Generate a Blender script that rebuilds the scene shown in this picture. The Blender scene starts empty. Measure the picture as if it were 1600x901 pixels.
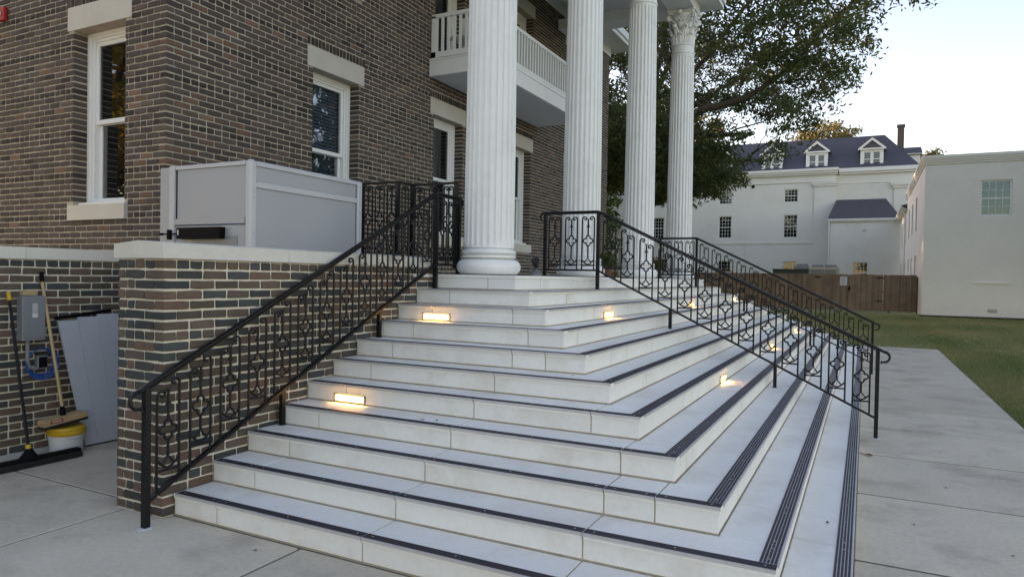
import bpy, math, random
import numpy as np
from mathutils import Vector, Matrix
random.seed(7); rng = np.random.default_rng(7)
R = math.radians
scene = bpy.context.scene
col = scene.collection

# ------------------------------------------------------------------ camera
CAM = Vector((-0.276, -2.744, 1.617)); FPX = 1081.23
YAW, PITCH, ROLL = R(-27.052), R(-0.969), R(1.026)
fwd = Vector((math.sin(YAW)*math.cos(PITCH), math.cos(YAW)*math.cos(PITCH), math.sin(PITCH)))
rt0 = Vector((math.cos(YAW), -math.sin(YAW), 0)); up0 = rt0.cross(fwd)
rt = rt0*math.cos(ROLL) + up0*math.sin(ROLL); up = up0*math.cos(ROLL) - rt0*math.sin(ROLL)
cd = bpy.data.cameras.new('camera'); cam = bpy.data.objects.new('camera', cd); col.objects.link(cam)
m = Matrix((rt, up, -fwd)).transposed().to_4x4(); m.translation = CAM
cam.matrix_world = m
cd.sensor_width = 36; cd.lens = 36*FPX/1600; cd.clip_start = .05; cd.clip_end = 3000
scene.camera = cam

# ------------------------------------------------------------------ sky, sun, exposure
SUN_EL, SUN_AZ = R(12.0), R(-74)          # low sun behind the brick building, azimuth from +Y towards +X
w = bpy.data.worlds.new('World'); scene.world = w; w.use_nodes = True
nt = w.node_tree; nt.nodes.clear()
sky = nt.nodes.new('ShaderNodeTexSky'); sky.sky_type = 'NISHITA'; sky.sun_disc = False
sky.sun_elevation = SUN_EL; sky.sun_rotation = SUN_AZ; sky.altitude = 100
sky.air_density = 1.0; sky.dust_density = 0.7; sky.ozone_density = 1.2
bg = nt.nodes.new('ShaderNodeBackground'); bg.inputs[1].default_value = 0.13
wo = nt.nodes.new('ShaderNodeOutputWorld')
nt.links.new(sky.outputs[0], bg.inputs[0]); nt.links.new(bg.outputs[0], wo.inputs[0])
sd = bpy.data.lights.new('sun', 'SUN'); sd.energy = 2.0; sd.angle = R(0.5); sd.color = (1, .82, .6)
so = bpy.data.objects.new('sun', sd); col.objects.link(so)
sdir = Vector((math.sin(SUN_AZ)*math.cos(SUN_EL), math.cos(SUN_AZ)*math.cos(SUN_EL), math.sin(SUN_EL)))
so.rotation_euler = (-sdir).to_track_quat('-Z', 'Y').to_euler(); so.location = (0, 0, 30)
scene.view_settings.view_transform = 'Standard'; scene.view_settings.look = 'None'
scene.view_settings.exposure = 1.95; scene.view_settings.gamma = 1
scene.view_settings.use_white_balance = True; scene.view_settings.white_balance_temperature = 8300; scene.view_settings.white_balance_tint = 26

# ------------------------------------------------------------------ materials
def N(nt, t, **kw):
    n = nt.nodes.new(t)
    for k, v in kw.items(): setattr(n, k, v)
    return n
def mat(name, c, rough=.6, var=.12, scale=3., fine=40., bump=.0, bscale=60., metal=0., attr=None, objvar=0.,
        stain=None, spec=.5, stain_scale=1.2, stain_amt=.5, coords='pos'):
    m = bpy.data.materials.new(name); m.use_nodes = True; nt = m.node_tree
    b = nt.nodes['Principled BSDF']; L = nt.links.new
    b.inputs['Roughness'].default_value = rough; b.inputs['Metallic'].default_value = metal
    b.inputs['Specular IOR Level'].default_value = spec
    g = N(nt, 'ShaderNodeNewGeometry')
    pos = g.outputs['Position']
    if coords == 'obj':
        pos = N(nt, 'ShaderNodeTexCoord').outputs['Object']
    if attr:
        a = N(nt, 'ShaderNodeAttribute', attribute_name=attr); base = a.outputs['Color']
    else:
        rgb = N(nt, 'ShaderNodeRGB'); rgb.outputs[0].default_value = (*c, 1); base = rgb.outputs[0]
    n1 = N(nt, 'ShaderNodeTexNoise'); n1.inputs['Scale'].default_value = scale; n1.inputs['Detail'].default_value = 5
    n2 = N(nt, 'ShaderNodeTexNoise'); n2.inputs['Scale'].default_value = fine; n2.inputs['Detail'].default_value = 3
    L(pos, n1.inputs['Vector']); L(pos, n2.inputs['Vector'])
    ad = N(nt, 'ShaderNodeMath', operation='ADD'); L(n1.outputs['Fac'], ad.inputs[0]); L(n2.outputs['Fac'], ad.inputs[1])
    mr = N(nt, 'ShaderNodeMapRange'); mr.inputs[1].default_value = .6; mr.inputs[2].default_value = 1.4
    mr.inputs[3].default_value = 1-var; mr.inputs[4].default_value = 1+var; L(ad.outputs[0], mr.inputs[0])
    fac = mr.outputs[0]
    if objvar:
        oi = N(nt, 'ShaderNodeObjectInfo'); m2 = N(nt, 'ShaderNodeMapRange')
        m2.inputs[3].default_value = 1-objvar; m2.inputs[4].default_value = 1+objvar; L(oi.outputs['Random'], m2.inputs[0])
        mu = N(nt, 'ShaderNodeMath', operation='MULTIPLY'); L(fac, mu.inputs[0]); L(m2.outputs[0], mu.inputs[1]); fac = mu.outputs[0]
    vm = N(nt, 'ShaderNodeVectorMath', operation='SCALE'); L(base, vm.inputs[0]); L(fac, vm.inputs['Scale'])
    out = vm.outputs[0]
    if stain:
        n3 = N(nt, 'ShaderNodeTexNoise'); n3.inputs['Scale'].default_value = stain_scale; n3.inputs['Detail'].default_value = 7
        n3.inputs['Roughness'].default_value = .65; L(pos, n3.inputs['Vector'])
        r3 = N(nt, 'ShaderNodeMapRange'); r3.inputs[1].default_value = .5; r3.inputs[2].default_value = .72; r3.inputs[4].default_value = stain_amt
        L(n3.outputs['Fac'], r3.inputs[0])
        mx = N(nt, 'ShaderNodeMix', data_type='RGBA'); L(r3.outputs[0], mx.inputs['Factor']); L(out, mx.inputs[6]); mx.inputs[7].default_value = (*stain, 1)
        out = mx.outputs[2]
    L(out, b.inputs['Base Color'])
    if bump:
        n4 = N(nt, 'ShaderNodeTexNoise'); n4.inputs['Scale'].default_value = bscale; n4.inputs['Detail'].default_value = 6
        L(pos, n4.inputs['Vector'])
        bp = N(nt, 'ShaderNodeBump'); bp.inputs['Strength'].default_value = bump; bp.inputs['Distance'].default_value = .01
        L(n4.outputs['Fac'], bp.inputs['Height']); L(bp.outputs[0], b.inputs['Normal'])
    return m
def emit(name, c, s):
    m = bpy.data.materials.new(name); m.use_nodes = True; nt = m.node_tree
    b = nt.nodes['Principled BSDF']; b.inputs['Base Color'].default_value = (*c, 1)
    b.inputs['Emission Color'].default_value = (*c, 1); b.inputs['Emission Strength'].default_value = s
    return m
def glass(name, tint=(.02, .025, .03), see=.55, bmp=.05, refl=1.1, gc=(.9, .93, .95)):
    m = bpy.data.materials.new(name); m.use_nodes = True; nt = m.node_tree; nt.nodes.clear(); L = nt.links.new
    o = N(nt, 'ShaderNodeOutputMaterial'); gl = N(nt, 'ShaderNodeBsdfGlossy'); gl.inputs['Roughness'].default_value = .015
    gl.inputs['Color'].default_value = (*gc, 1)
    tr = N(nt, 'ShaderNodeBsdfTransparent'); tr.inputs[0].default_value = (see, see, see*1.05, 1)
    df = N(nt, 'ShaderNodeBsdfDiffuse'); df.inputs[0].default_value = (*tint, 1)
    ms = N(nt, 'ShaderNodeMixShader'); ms.inputs[0].default_value = .15; L(tr.outputs[0], ms.inputs[1]); L(df.outputs[0], ms.inputs[2])
    fr = N(nt, 'ShaderNodeFresnel'); fr.inputs[0].default_value = 1.65
    n = N(nt, 'ShaderNodeTexNoise'); n.inputs['Scale'].default_value = 2.2; bp = N(nt, 'ShaderNodeBump'); bp.inputs['Strength'].default_value = bmp; bp.inputs['Distance'].default_value=.02
    g = N(nt, 'ShaderNodeNewGeometry'); L(g.outputs['Position'], n.inputs['Vector']); L(n.outputs['Fac'], bp.inputs['Height']); L(bp.outputs[0], gl.inputs['Normal'])
    mx = N(nt, 'ShaderNodeMath', operation='MULTIPLY_ADD'); mx.inputs[1].default_value = refl; mx.inputs[2].default_value = .05; L(fr.outputs[0], mx.inputs[0])
    mz = N(nt, 'ShaderNodeMixShader'); L(mx.outputs[0], mz.inputs[0]); L(ms.outputs[0], mz.inputs[1]); L(gl.outputs[0], mz.inputs[2]); L(mz.outputs[0], o.inputs[0])
    return m
def leafmat(name, c1, c2, trans=.5):
    m = bpy.data.materials.new(name); m.use_nodes = True; nt = m.node_tree; nt.nodes.clear(); L = nt.links.new
    o = N(nt, 'ShaderNodeOutputMaterial'); a = N(nt, 'ShaderNodeAttribute', attribute_name='Col')
    mx = N(nt, 'ShaderNodeMix', data_type='RGBA'); mx.inputs[6].default_value = (*c1, 1); mx.inputs[7].default_value = (*c2, 1)
    L(a.outputs['Fac'], mx.inputs['Factor'])
    d = N(nt, 'ShaderNodeBsdfPrincipled'); d.inputs['Roughness'].default_value = .5; L(mx.outputs[2], d.inputs['Base Color'])
    t = N(nt, 'ShaderNodeBsdfTranslucent')
    hs = N(nt, 'ShaderNodeHueSaturation'); hs.inputs['Value'].default_value = 1.6; L(mx.outputs[2], hs.inputs['Color']); L(hs.outputs[0], t.inputs[0])
    ms = N(nt, 'ShaderNodeMixShader'); ms.inputs[0].default_value = trans; L(d.outputs[0], ms.inputs[1]); L(t.outputs[0], ms.inputs[2]); L(ms.outputs[0], o.inputs[0])
    return m
M = {}
M['brick'] = mat('brick', (.1, .08, .07), .85, .22, 9, 90, bump=.5, bscale=55, attr='Col', spec=.25)
M['mortar'] = mat('mortar', (.66, .60, .49), .95, .14, 6, 80, bump=.5, bscale=90, spec=.2)
M['oldmortar'] = mat('old_mortar', (.40, .355, .29), .95, .2, 6, 80, bump=.5, bscale=90, spec=.2)
M['stone'] = mat('cast_stone', (.76, .75, .71), .6, .05, 2.5, 30, bump=.12, bscale=120, objvar=.035, stain=(.50, .44, .34), stain_scale=2.6, stain_amt=.42)
M['tread'] = mat('cast_stone_tread', (.80, .785, .745), .55, .05, 2.0, 30, bump=.12, bscale=120, objvar=.03, stain=(.52, .47, .39), stain_scale=1.8, stain_amt=.45)
M['grout'] = mat('grout', (.40, .345, .26), .95, .2, 8, 60, bump=.3)
M['lime'] = mat('limestone', (.50, .48, .42), .8, .08, 3, 40, bump=.25, bscale=70, objvar=.03, stain=(.36, .31, .24), stain_scale=2.5, stain_amt=.35)
M['coping'] = mat('precast_coping', (.60, .585, .53), .75, .06, 3, 40, bump=.2, bscale=70, objvar=.03, stain=(.42, .38, .30), stain_scale=3., stain_amt=.35)
M['concrete'] = mat('concrete', (.57, .50, .40), .85, .14, 1.6, 28, bump=.3, bscale=150, objvar=.08, stain=(.27, .225, .18), stain_scale=1.3, stain_amt=.75)
M['joint'] = mat('dark_joint', (.15, .125, .10), .95, .2)
M['white'] = mat('white_paint', (.76, .77, .76), .38, .025, 1.5, 12, bump=.03, stain=(.50, .49, .45), stain_scale=2.6, stain_amt=.28)
M['trim'] = mat('cream_trim_paint', (.70, .695, .66), .45, .04, 3, 30)
M['wframe'] = mat('white_window_frame', (.74, .75, .74), .4, .03, 3, 30)
M['metal'] = mat('black_painted_iron', (.006, .006, .007), .42, .25, 6, 60, bump=.06, spec=.3)
M['strip'] = mat('dark_grip_strip', (.028, .024, .034), .6, .25, 8, 80)
M['alu'] = mat('dull_aluminium', (.56, .55, .56), .45, .12, 8, 80, metal=.4)
M['alulight'] = mat('aluminium_ribs', (.45, .42, .44), .5, .1, 8, 80)
M['lift'] = mat('grey_lift_panel', (.33, .345, .37), .42, .03, 2, 200)
M['liftframe'] = mat('grey_lift_frame', (.44, .455, .475), .35, .03, 2, 20)
M['board'] = mat('pale_grey_board', (.40, .43, .47), .6, .05, 3, 30)
M['black'] = mat('black_plastic', (.006, .006, .007), .7, .2, spec=.08)
M['bristle'] = mat('black_bristle', (.012, .012, .012), .9, .4, 30, 200, bump=.8, bscale=200)
M['glass'] = glass('window_glass')
M['glassfar'] = glass('far_window_glass', (.01, .012, .014), .3, .0, .6)
M['glassb'] = glass('blind_window_glass', (.02, .03, .035), .9, .05, .45)
M['glassr'] = glass('clear_reflecting_glass', (.01, .012, .014), .3, .0, 1.3, (.42, .60, .66))
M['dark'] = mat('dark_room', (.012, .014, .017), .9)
M['blind'] = mat('blind_slats', (.22, .36, .46), .6, .05)
M['curtain'] = mat('blue_curtain', (.035, .12, .16), .8, .15, 12, 30)
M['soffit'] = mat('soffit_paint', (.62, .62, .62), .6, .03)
M['farwhite'] = mat('painted_brick_white', (.68, .665, .61), .8, .04, .4, 6, bump=.15, bscale=12, stain=(.50, .47, .40), stain_scale=.35, stain_amt=.35)
M['fargrey'] = mat('painted_brick_grey', (.80, .785, .74), .8, .04, .6, 8, bump=.2, bscale=14, stain=(.62, .60, .56), stain_scale=.5, stain_amt=.3)
M['slate'] = mat('slate_roof', (.062, .058, .075), .6, .12, 2, 14, bump=.3, bscale=8)
M['slate2'] = mat('dark_shingle_roof', (.06, .055, .065), .8, .2, 3, 20, bump=.3, bscale=10)
M['fence'] = mat('brown_fence_wood', (.15, .105, .072), .85, .3, 2.5, 25, bump=.4, attr='Col', bscale=40)
M['grass'] = mat('lawn', (.19, .205, .08), .95, .28, .9, 14, bump=.6, bscale=60, stain=(.30, .25, .12), stain_scale=.35, stain_amt=.8)
M['mulch'] = mat('mulch', (.05, .038, .028), .95, .4, 8, 60, bump=.9, bscale=50)
M['bark'] = mat('bark', (.085, .068, .052), .95, .35, 5, 30, bump=.9, bscale=18)
M['leaf'] = leafmat('oak_leaf', (.046, .078, .027), (.125, .125, .042), .45)
M['leafy'] = leafmat('yellow_leaf', (.20, .17, .035), (.34, .22, .05), .5)
M['leafm'] = leafmat('muted_autumn_leaf', (.15, .13, .05), (.24, .19, .08), .45)
M['leafg'] = leafmat('green_leaf', (.05, .08, .02), (.10, .12, .03), .4)
M['blade'] = leafmat('grass_blade', (.12, .165, .05), (.28, .25, .11), .3)
M['elec'] = mat('grey_enamel', (.21, .225, .235), .45, .06, 6, 60)
M['blue'] = mat('blue_cable', (.01, .10, .36), .45, .08)
M['wood'] = mat('pale_wood', (.46, .33, .17), .6, .15, 8, 60)
M['woodh'] = mat('broom_block_wood', (.42, .30, .16), .65, .12, 12, 60)
M['yellow'] = mat('yellow_plastic', (.55, .33, .02), .45, .08)
M['red'] = mat('red_plastic', (.35, .01, .012), .4, .05)
M['wplastic'] = mat('white_plastic', (.60, .61, .63), .5, .05)
M['tan'] = mat('tan_enamel', (.45, .42, .33), .6, .08)
M['greend'] = mat('dark_green_enamel', (.03, .05, .045), .6, .15)
M['terra'] = mat('clay_pot', (.16, .08, .05), .85, .15)
M['leafdead'] = mat('dead_leaf', (.12, .07, .035), .9, .3, 60, 200)
M['lens'] = emit('lit_lens', (1, .66, .24), 1.9)
M['floodlens'] = mat('flood_lens', (.05, .05, .055), .2)
M['bezel'] = mat('bronze_bezel', (.06, .05, .04), .4, .1, metal=.5)
M['plaster'] = mat('anchor_mortar', (.55, .55, .55), .9, .3, 30, 100)

# ------------------------------------------------------------------ object helpers
WL = {}
def empty(name, loc, label=None, cat=None, group=None, kind=None):
    o = bpy.data.objects.new(name, None); col.objects.link(o); o.location = loc; o.empty_display_size = .1
    WL[o.name] = Vector(loc); tag(o, label, cat, group, kind); return o
def tag(o, label=None, cat=None, group=None, kind=None):
    if label: o['label'] = label
    if cat: o['category'] = cat
    if group: o['group'] = group
    if kind: o['kind'] = kind
    return o
def link(name, me, parent=None, loc=(0, 0, 0), rot=None):
    """loc is in world space"""
    o = bpy.data.objects.new(name, me); col.objects.link(o)
    pl = WL[parent.name] if parent else Vector((0, 0, 0))
    if parent: o.parent = parent
    o.location = Vector(loc) - pl; WL[o.name] = Vector(loc)
    if rot: o.rotation_euler = rot
    return o
class MB:
    def __init__(s): s.v = []; s.f = []; s.mi = []; s.c = []; s.usec = False
    def add(s, vs, fs, mi=0, c=None):
        k = len(s.v); s.v += [tuple(p) for p in vs]
        for f in fs: s.f.append(tuple(i+k for i in f)); s.mi.append(mi)
        if c is not None: s.usec = True
        s.c += [c if c is not None else (1, 1, 1)]*len(vs)
    def box(s, x0, x1, y0, y1, z0, z1, mi=0, c=None):
        if x0 > x1: x0, x1 = x1, x0
        if y0 > y1: y0, y1 = y1, y0
        s.add([(x0,y0,z0),(x1,y0,z0),(x1,y1,z0),(x0,y1,z0),(x0,y0,z1),(x1,y0,z1),(x1,y1,z1),(x0,y1,z1)],
              [(0,3,2,1),(4,5,6,7),(0,1,5,4),(1,2,6,5),(2,3,7,6),(3,0,4,7)], mi, c)
    def bbox(s, x0, x1, y0, y1, z0, z1, b=.004, mi=0):
        """box with chamfered top and vertical edges"""
        if x0 > x1: x0, x1 = x1, x0
        if y0 > y1: y0, y1 = y1, y0
        def ring(i, z):
            return [(x0+i,y0,z),(x1-i,y0,z),(x1,y0+i,z),(x1,y1-i,z),(x1-i,y1,z),(x0+i,y1,z),(x0,y1-i,z),(x0,y0+i,z)]
        b2 = b
        a = ring(b, z0); c = ring(b, z1-b2); t = [(x+ (b if x<(x0+x1)/2 else -b)*.9, y+(b if y<(y0+y1)/2 else -b)*.9, z1) for x,y,z in ring(b, z1)]
        vs = a+c+t
        fs = [tuple(reversed(range(8)))]+[(i,(i+1)%8,8+(i+1)%8,8+i) for i in range(8)]+[(8+i,8+(i+1)%8,16+(i+1)%8,16+i) for i in range(8)]+[tuple(range(16,24))]
        s.add(vs, fs, mi)
    def poly(s, pts, th, mi=0):
        """extrude planar polygon along vector th"""
        n = len(pts); p2 = [Vector(p)+Vector(th) for p in pts]
        s.add(list(pts)+p2, [tuple(reversed(range(n))), tuple(range(n, 2*n))]+[(i,(i+1)%n,n+(i+1)%n,n+i) for i in range(n)], mi)
    def tube(s, pts, r, n=6, mi=0, close=False, cap=True, ell=None):
        pts = [Vector(p) for p in pts]; m_ = len(pts); vs = []
        rr = r if hasattr(r, '__len__') else [r]*m_
        u = None
        for i, p in enumerate(pts):
            if close: d = (pts[(i+1) % m_]-pts[i-1])
            else: d = pts[min(i+1, m_-1)]-pts[max(i-1, 0)]
            d.normalize()
            if u is None:
                u = d.orthogonal() if ell is None else (Vector((0,0,1))-d*d.z)
                if u.length < 1e-4: u = d.orthogonal()
            u = (u-d*u.dot(d)); u = u.normalized() if u.length > 1e-6 else d.orthogonal().normalized()
            v = d.cross(u)
            for j in range(n):
                a = 2*math.pi*(j+.5)/n
                e = ell or (1, 1)
                vs.append(p+(u*math.cos(a)*e[0]+v*math.sin(a)*e[1])*rr[i])
        fs = []
        for i in range(m_ if close else m_-1):
            k = (i+1) % m_
            for j in range(n): fs.append((i*n+j, i*n+(j+1) % n, k*n+(j+1) % n, k*n+j))
        if cap and not close: fs += [tuple(reversed(range(n))), tuple(range((m_-1)*n, m_*n))]
        s.add(vs, fs, mi)
    def lathe(s, prof, c, n=48, mi=0, caps=True):
        vs = []
        for r_, z in prof:
            for j in range(n):
                a = 2*math.pi*j/n; vs.append((c[0]+r_*math.cos(a), c[1]+r_*math.sin(a), c[2]+z))
        k = len(prof)
        fs = [(i*n+j, i*n+(j+1) % n, (i+1)*n+(j+1) % n, (i+1)*n+j) for i in range(k-1) for j in range(n)]
        if caps: fs += [tuple(reversed(range(n))), tuple(range((k-1)*n, k*n))]
        s.add(vs, fs, mi)
    def mesh(s, name, mats, smooth=False, angle=None):
        me = bpy.data.meshes.new(name); me.from_pydata(s.v, [], s.f)
        for mt in mats: me.materials.append(M[mt] if isinstance(mt, str) else mt)
        if len(mats) > 1: me.polygons.foreach_set('material_index', s.mi)
        if smooth: me.polygons.foreach_set('use_smooth', [True]*len(s.f))
        if s.usec:
            ca = me.color_attributes.new('Col', 'FLOAT_COLOR', 'POINT')
            ca.data.foreach_set('color', np.array([(*c, 1) for c in s.c], dtype=np.float32).ravel())
        me.update()
        if smooth and angle: me.set_sharp_from_angle(angle=R(angle))
        return me
    def build(s, name, mats, parent=None, smooth=False, angle=None, kind=None, loc=(0, 0, 0), label=None):
        if not isinstance(mats, (list, tuple)): mats = [mats]
        o = link(name, s.mesh(name, mats, smooth, angle), parent, loc)
        tag(o, label, kind=kind); return o
def box(name, m_, parent, *a, b=None, kind=None, label=None):
    s = MB(); (s.bbox(*a, b=b) if b else s.box(*a)); return s.build(name, m_, parent, kind=kind, label=label)
def copy_tree(o, parent=None):
    c = o.copy(); col.objects.link(c); c.parent = parent
    for ch in list(o.children): copy_tree(ch, c)
    return c
def inframe(p):
    v = Vector(p)-CAM; z = v.dot(fwd)
    if z < .1: return False
    return abs(v.dot(rt)/z) < .745 and abs(v.dot(up)/z) < .42

# ------------------------------------------------------------------ brick laying
CO, SL, HL, JT = .0677, .190, .0883, .0135
def pick(pal):
    r_ = random.random()*sum(p[0] for p in pal)
    for wgt, c in pal:
        r_ -= wgt
        if r_ <= 0: break
    k = random.uniform(.85, 1.2)
    return tuple(max(.008, x*k*random.uniform(.96, 1.04)) for x in c)
PAL_OLD = [(6, (.086, .068, .058)), (3, (.071, .058, .051)), (2.2, (.102, .076, .062)), (2, (.084, .070, .064)), (1, (.046, .039, .036)), (.3, (.15, .095, .07))]
PAL_OLDH = [(4, (.045, .038, .034)), (2, (.075, .058, .05))]
PAL_NEW = [(4.5, (.056, .060, .058)), (3, (.118, .088, .068)), (3.2, (.094, .075, .060)), (1.8, (.150, .098, .074)), (1.4, (.078, .067, .058))]
def brick_verts(L_, H_, D_, pr, ch=.004, jit=.0012):
    j = lambda k=1: random.uniform(-jit, jit)*k
    hl, hh = L_/2, H_/2; c = lambda: ch*random.uniform(.6, 1.9)
    a, b, d, e = c(), c(), c(), c(); m1, m2 = random.uniform(-.3, .3)*L_, random.uniform(-.3, .3)*L_
    ring = [(-hl, -hh+a), (-hl+a, -hh), (m1, -hh+j()), (hl-b, -hh), (hl, -hh+b), (hl, hh-d), (hl-d, hh), (m2, hh+j()), (-hl+e, hh), (-hl, hh-e)]
    ring = [(x+j(), z+j()) for x, z in ring]
    vs = [(x, -D_, z) for x, z in ring]+[(x, pr-ch*.8, z) for x, z in ring]
    for x, z in ring:
        k = ch+abs(j(1.5)); vs.append((x-math.copysign(min(k, abs(x)), x)+j(.6), pr+j(.5), z-math.copysign(min(k, abs(z)), z)+j(.6)))
    return vs
BF = [(i, (i+1) % 10, 10+(i+1) % 10, 10+i) for i in range(10)]+[(10+i, 10+(i+1) % 10, 20+(i+1) % 10, 20+i) for i in range(10)]+[tuple(range(20, 30))]
BF = [tuple(reversed(f)) for f in BF]
_pool = {}
def pool(kind, L_, H_, pal, D_, ch, jit):
    if kind not in _pool:
        l = []
        for i in range(26):
            s = MB(); s.add(brick_verts(L_, H_, D_, random.uniform(0, .003), ch, jit), BF, 0, pick(pal)); l.append(s.mesh('brick', ['brick']))
        _pool[kind] = l
    return random.choice(_pool[kind])
class Wall:
    """faces of bricks on one thing; each face: origin O at corner, U horizontal, Nn outward"""
    def __init__(s, pal, palh, tagname, ch=.004, jit=.0012): s.b = []; s.pal = pal; s.palh = palh; s.t = tagname; s.ch = ch; s.jit = jit
    def rows(s, O, U, Nn, z0, n, u0, u1, openings=(), hrow=3, hper=7, own=0, topheader=False, D_=.092, endown=None, clear=()):
        O, U, Nn = Vector(O), Vector(U), Vector(Nn)
        for i in range(n):
            v = z0+i*CO; zc = v+CO/2
            head = (i % hper == hrow) or (topheader and i == n-1)
            mod = HL+JT if head else SL+JT
            a = u0 if (i % 2 == own) else u0+HL+JT
            e = u1
            if endown is not None and (i % 2 != endown): e = u1-(HL+JT)
            cuts = sorted([(o[0], o[1]) for o in openings if o[2] < zc+.01 and o[3] > zc-.01])
            segs = []; cur = a
            for c0, c1 in cuts:
                if c0 > cur: segs.append((cur, c0, cur == a, True))
                cur = max(cur, c1)
            if cur < e: segs.append((cur, e, cur == a, False))
            for sa, sb, first, _ in segs:
                ph = 0 if first else ((a-sa) % mod)
                x = sa
                if not first and ph > .03: pos = [(sa, min(sa+ph-JT, sb))]; x = sa+ph
                else: pos = []
                while x < sb-.012:
                    pos.append((x, min(x+mod-JT, sb))); x += mod
                for p0, p1 in pos:
                    if p1-p0 < .02: continue
                    edge = (abs(p0-sa) < 1e-6 and not first) or (abs(p1-sb) < 1e-6 and _)
                    s.b.append((O+U*((p0+p1)/2)+Vector((0, 0, zc)), U, Nn, p1-p0, CO-JT, .155 if edge else D_, head))
    def soldiers(s, O, U, Nn, u0, u1, z0, h):
        O, U, Nn = Vector(O), Vector(U), Vector(Nn); x = u0
        while x < u1-.02:
            s.b.append((O+U*(x+.0285)+Vector((0, 0, z0+h/2)), U, Nn, .057, h-JT, .092, True)); x += CO
    def build(s, parent, ok=lambda p: True, limit=300):
        cand = [(k, (b[0]-CAM).length) for k, b in enumerate(s.b) if inframe(b[0]) and ok(b[0]) and abs(b[4]-(CO-JT)) < 1e-6 and (abs(b[3]-SL) < 1e-4 or abs(b[3]-HL) < 1e-4) and b[2].dot(CAM-b[0]) > 0 and b[5] < .1]
        cand.sort(key=lambda t: t[1] - (.0)); ind = set(k for k, _ in cand[:limit])
        big = MB()
        for k, (c, U, Nn, L_, H_, D_, head) in enumerate(s.b):
            rot = math.atan2(-Nn.x, Nn.y)    # local +Y -> Nn
            pal = s.palh if head else s.pal
            if k in ind:
                st = abs(L_-SL) < 1e-4
                me = pool(s.t+('s' if st else 'h')+('H' if head else ''), L_, H_, pal, D_, s.ch, s.jit)
                o = link('brick', me, parent, c); o.rotation_euler = (0, 0, rot)
            else:
                vs = brick_verts(L_, H_, D_, random.uniform(0, .003), s.ch, s.jit); cr, sr = math.cos(rot), math.sin(rot)
                big.add([(c.x+x*cr-y*sr, c.y+x*sr+y*cr, c.z+z) for x, y, z in vs], BF, 0, pick(pal))
        if big.f: big.build('brickwork', 'brick', parent, kind='stuff')

# ================================================================== GROUND
D, H = .30486, .1481
XW, YE = -4.33, 15.7          # cheek wall face, far foot of the stair
s = MB(); s.add([(-600,-400,-.02),(600,-400,-.02),(600,900,-.02),(-600,900,-.02)], [(0,1,2,3)])
g = s.build('lawn', 'grass', kind='structure')
walk = empty('walkway', (0, 5, 0), kind='structure')
box('joint_bed', 'joint', walk, -9, 1.372, -12, 1.49, -.3, -.005)
box('joint_bed', 'joint', walk, -.9, 1.372, 1.49, 17.37, -.3, -.005)
ysl = [-8.6, -7.2, -5.8, -4.2, -2.65, -1.1, .312, 1.77, 3.22, 4.63, 6.02, 7.44, 8.82, 10.2, 11.6, 13.05, 14.5, 15.95, 17.38]
def slab(x0, x1, y0, y1):
    s = MB(); j = .0125 if x0 > -.95 and y0 > .2 else .0055; s.bbox(x0+j, x1-j, y0+j, y1-j, -.1, random.uniform(-.001, .001), b=.009); s.build('concrete_slab', 'concrete', walk)
for a, b in zip(ysl[:-1], ysl[1:]):
    x0 = -.312 if a > .3 else -.9
    slab(x0, 1.38, a, b)
for a, b in [(-8.6, -5.8), (-5.8, -3.2), (-3.2, -1.5), (-1.5, .312)]:
    slab(-3.2, -.9, a, b); slab(-4.72, -3.2, a, b+ (.0))
for a, b in [(-8.6, -5.8), (-5.8, -3.2), (-3.2, -1.5), (-1.5, .36)]: slab(-6.72, -4.72, a, b); slab(-9, -6.72, a, b) if b < -3 else None
slab(-6.72, -4.80, .36, 1.49)
slab(-8, -.33, YE+.01, 17.38)
box('concrete_strip', 'coping', walk, -6.85, -6.725, -3.2, 1.49, -.1, .004)
# mulch bed by right building
box('mulch_bed', 'mulch', None, 2.2, 16, 37.6, 38.4, -.1, .05, kind='structure')

# lawn blades (nobody could count them)
def blades(n):
    y = 6.5+ rng.random(n)**1.5*31; x = 1.375+rng.random(n)*(1.4+(y-5)*.34)
    q = (y > 17.45) & (rng.random(n) < .45); x = np.where(q, -5+rng.random(n)*7, x)
    a = rng.random(n)*6.28; h = .022+rng.random(n)*.03; wd = .004+.0006*y
    dx, dy = np.cos(a)*wd, np.sin(a)*wd; lx, ly = rng.normal(0, .012, n), rng.normal(0, .012, n)
    z = np.full(n, -.021)
    v = np.stack([np.stack([x-dx, y-dy, z], 1), np.stack([x+dx, y+dy, z], 1), np.stack([x+lx, y+ly, z+h], 1)], 1).reshape(-1, 3)
    return v
def soup(name, v, k, mt, colv, parent=None, kind=None):
    n = len(v)//k; me = bpy.data.meshes.new(name)
    me.vertices.add(len(v)); me.vertices.foreach_set('co', v.astype(np.float32).ravel())
    me.loops.add(len(v)); me.loops.foreach_set('vertex_index', np.arange(len(v), dtype=np.int32))
    me.polygons.add(n); me.polygons.foreach_set('loop_start', np.arange(0, len(v), k, dtype=np.int32))
    me.materials.append(M[mt])
    ca = me.color_attributes.new('Col', 'FLOAT_COLOR', 'POINT')
    c = np.repeat(colv, k); ca.data.foreach_set('color', np.stack([c, c, c, np.ones_like(c)], 1).astype(np.float32).ravel())
    me.update(calc_edges=True); me.validate()
    o = link(name, me, parent); tag(o, kind=kind); return o
nb = 130000; v = blades(nb)
pn = (np.sin(v[::3, 0]*1.7+v[::3, 1]*.4)+np.sin(v[::3, 1]*.9-v[::3, 0]*.6))*.25+.4
o = soup('grass_blades', v, 3, 'blade', np.clip(pn+rng.normal(0, .22, nb), 0, 1), kind='stuff')
tag(o, 'short green and straw coloured grass beside the walkway', 'grass')

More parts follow.
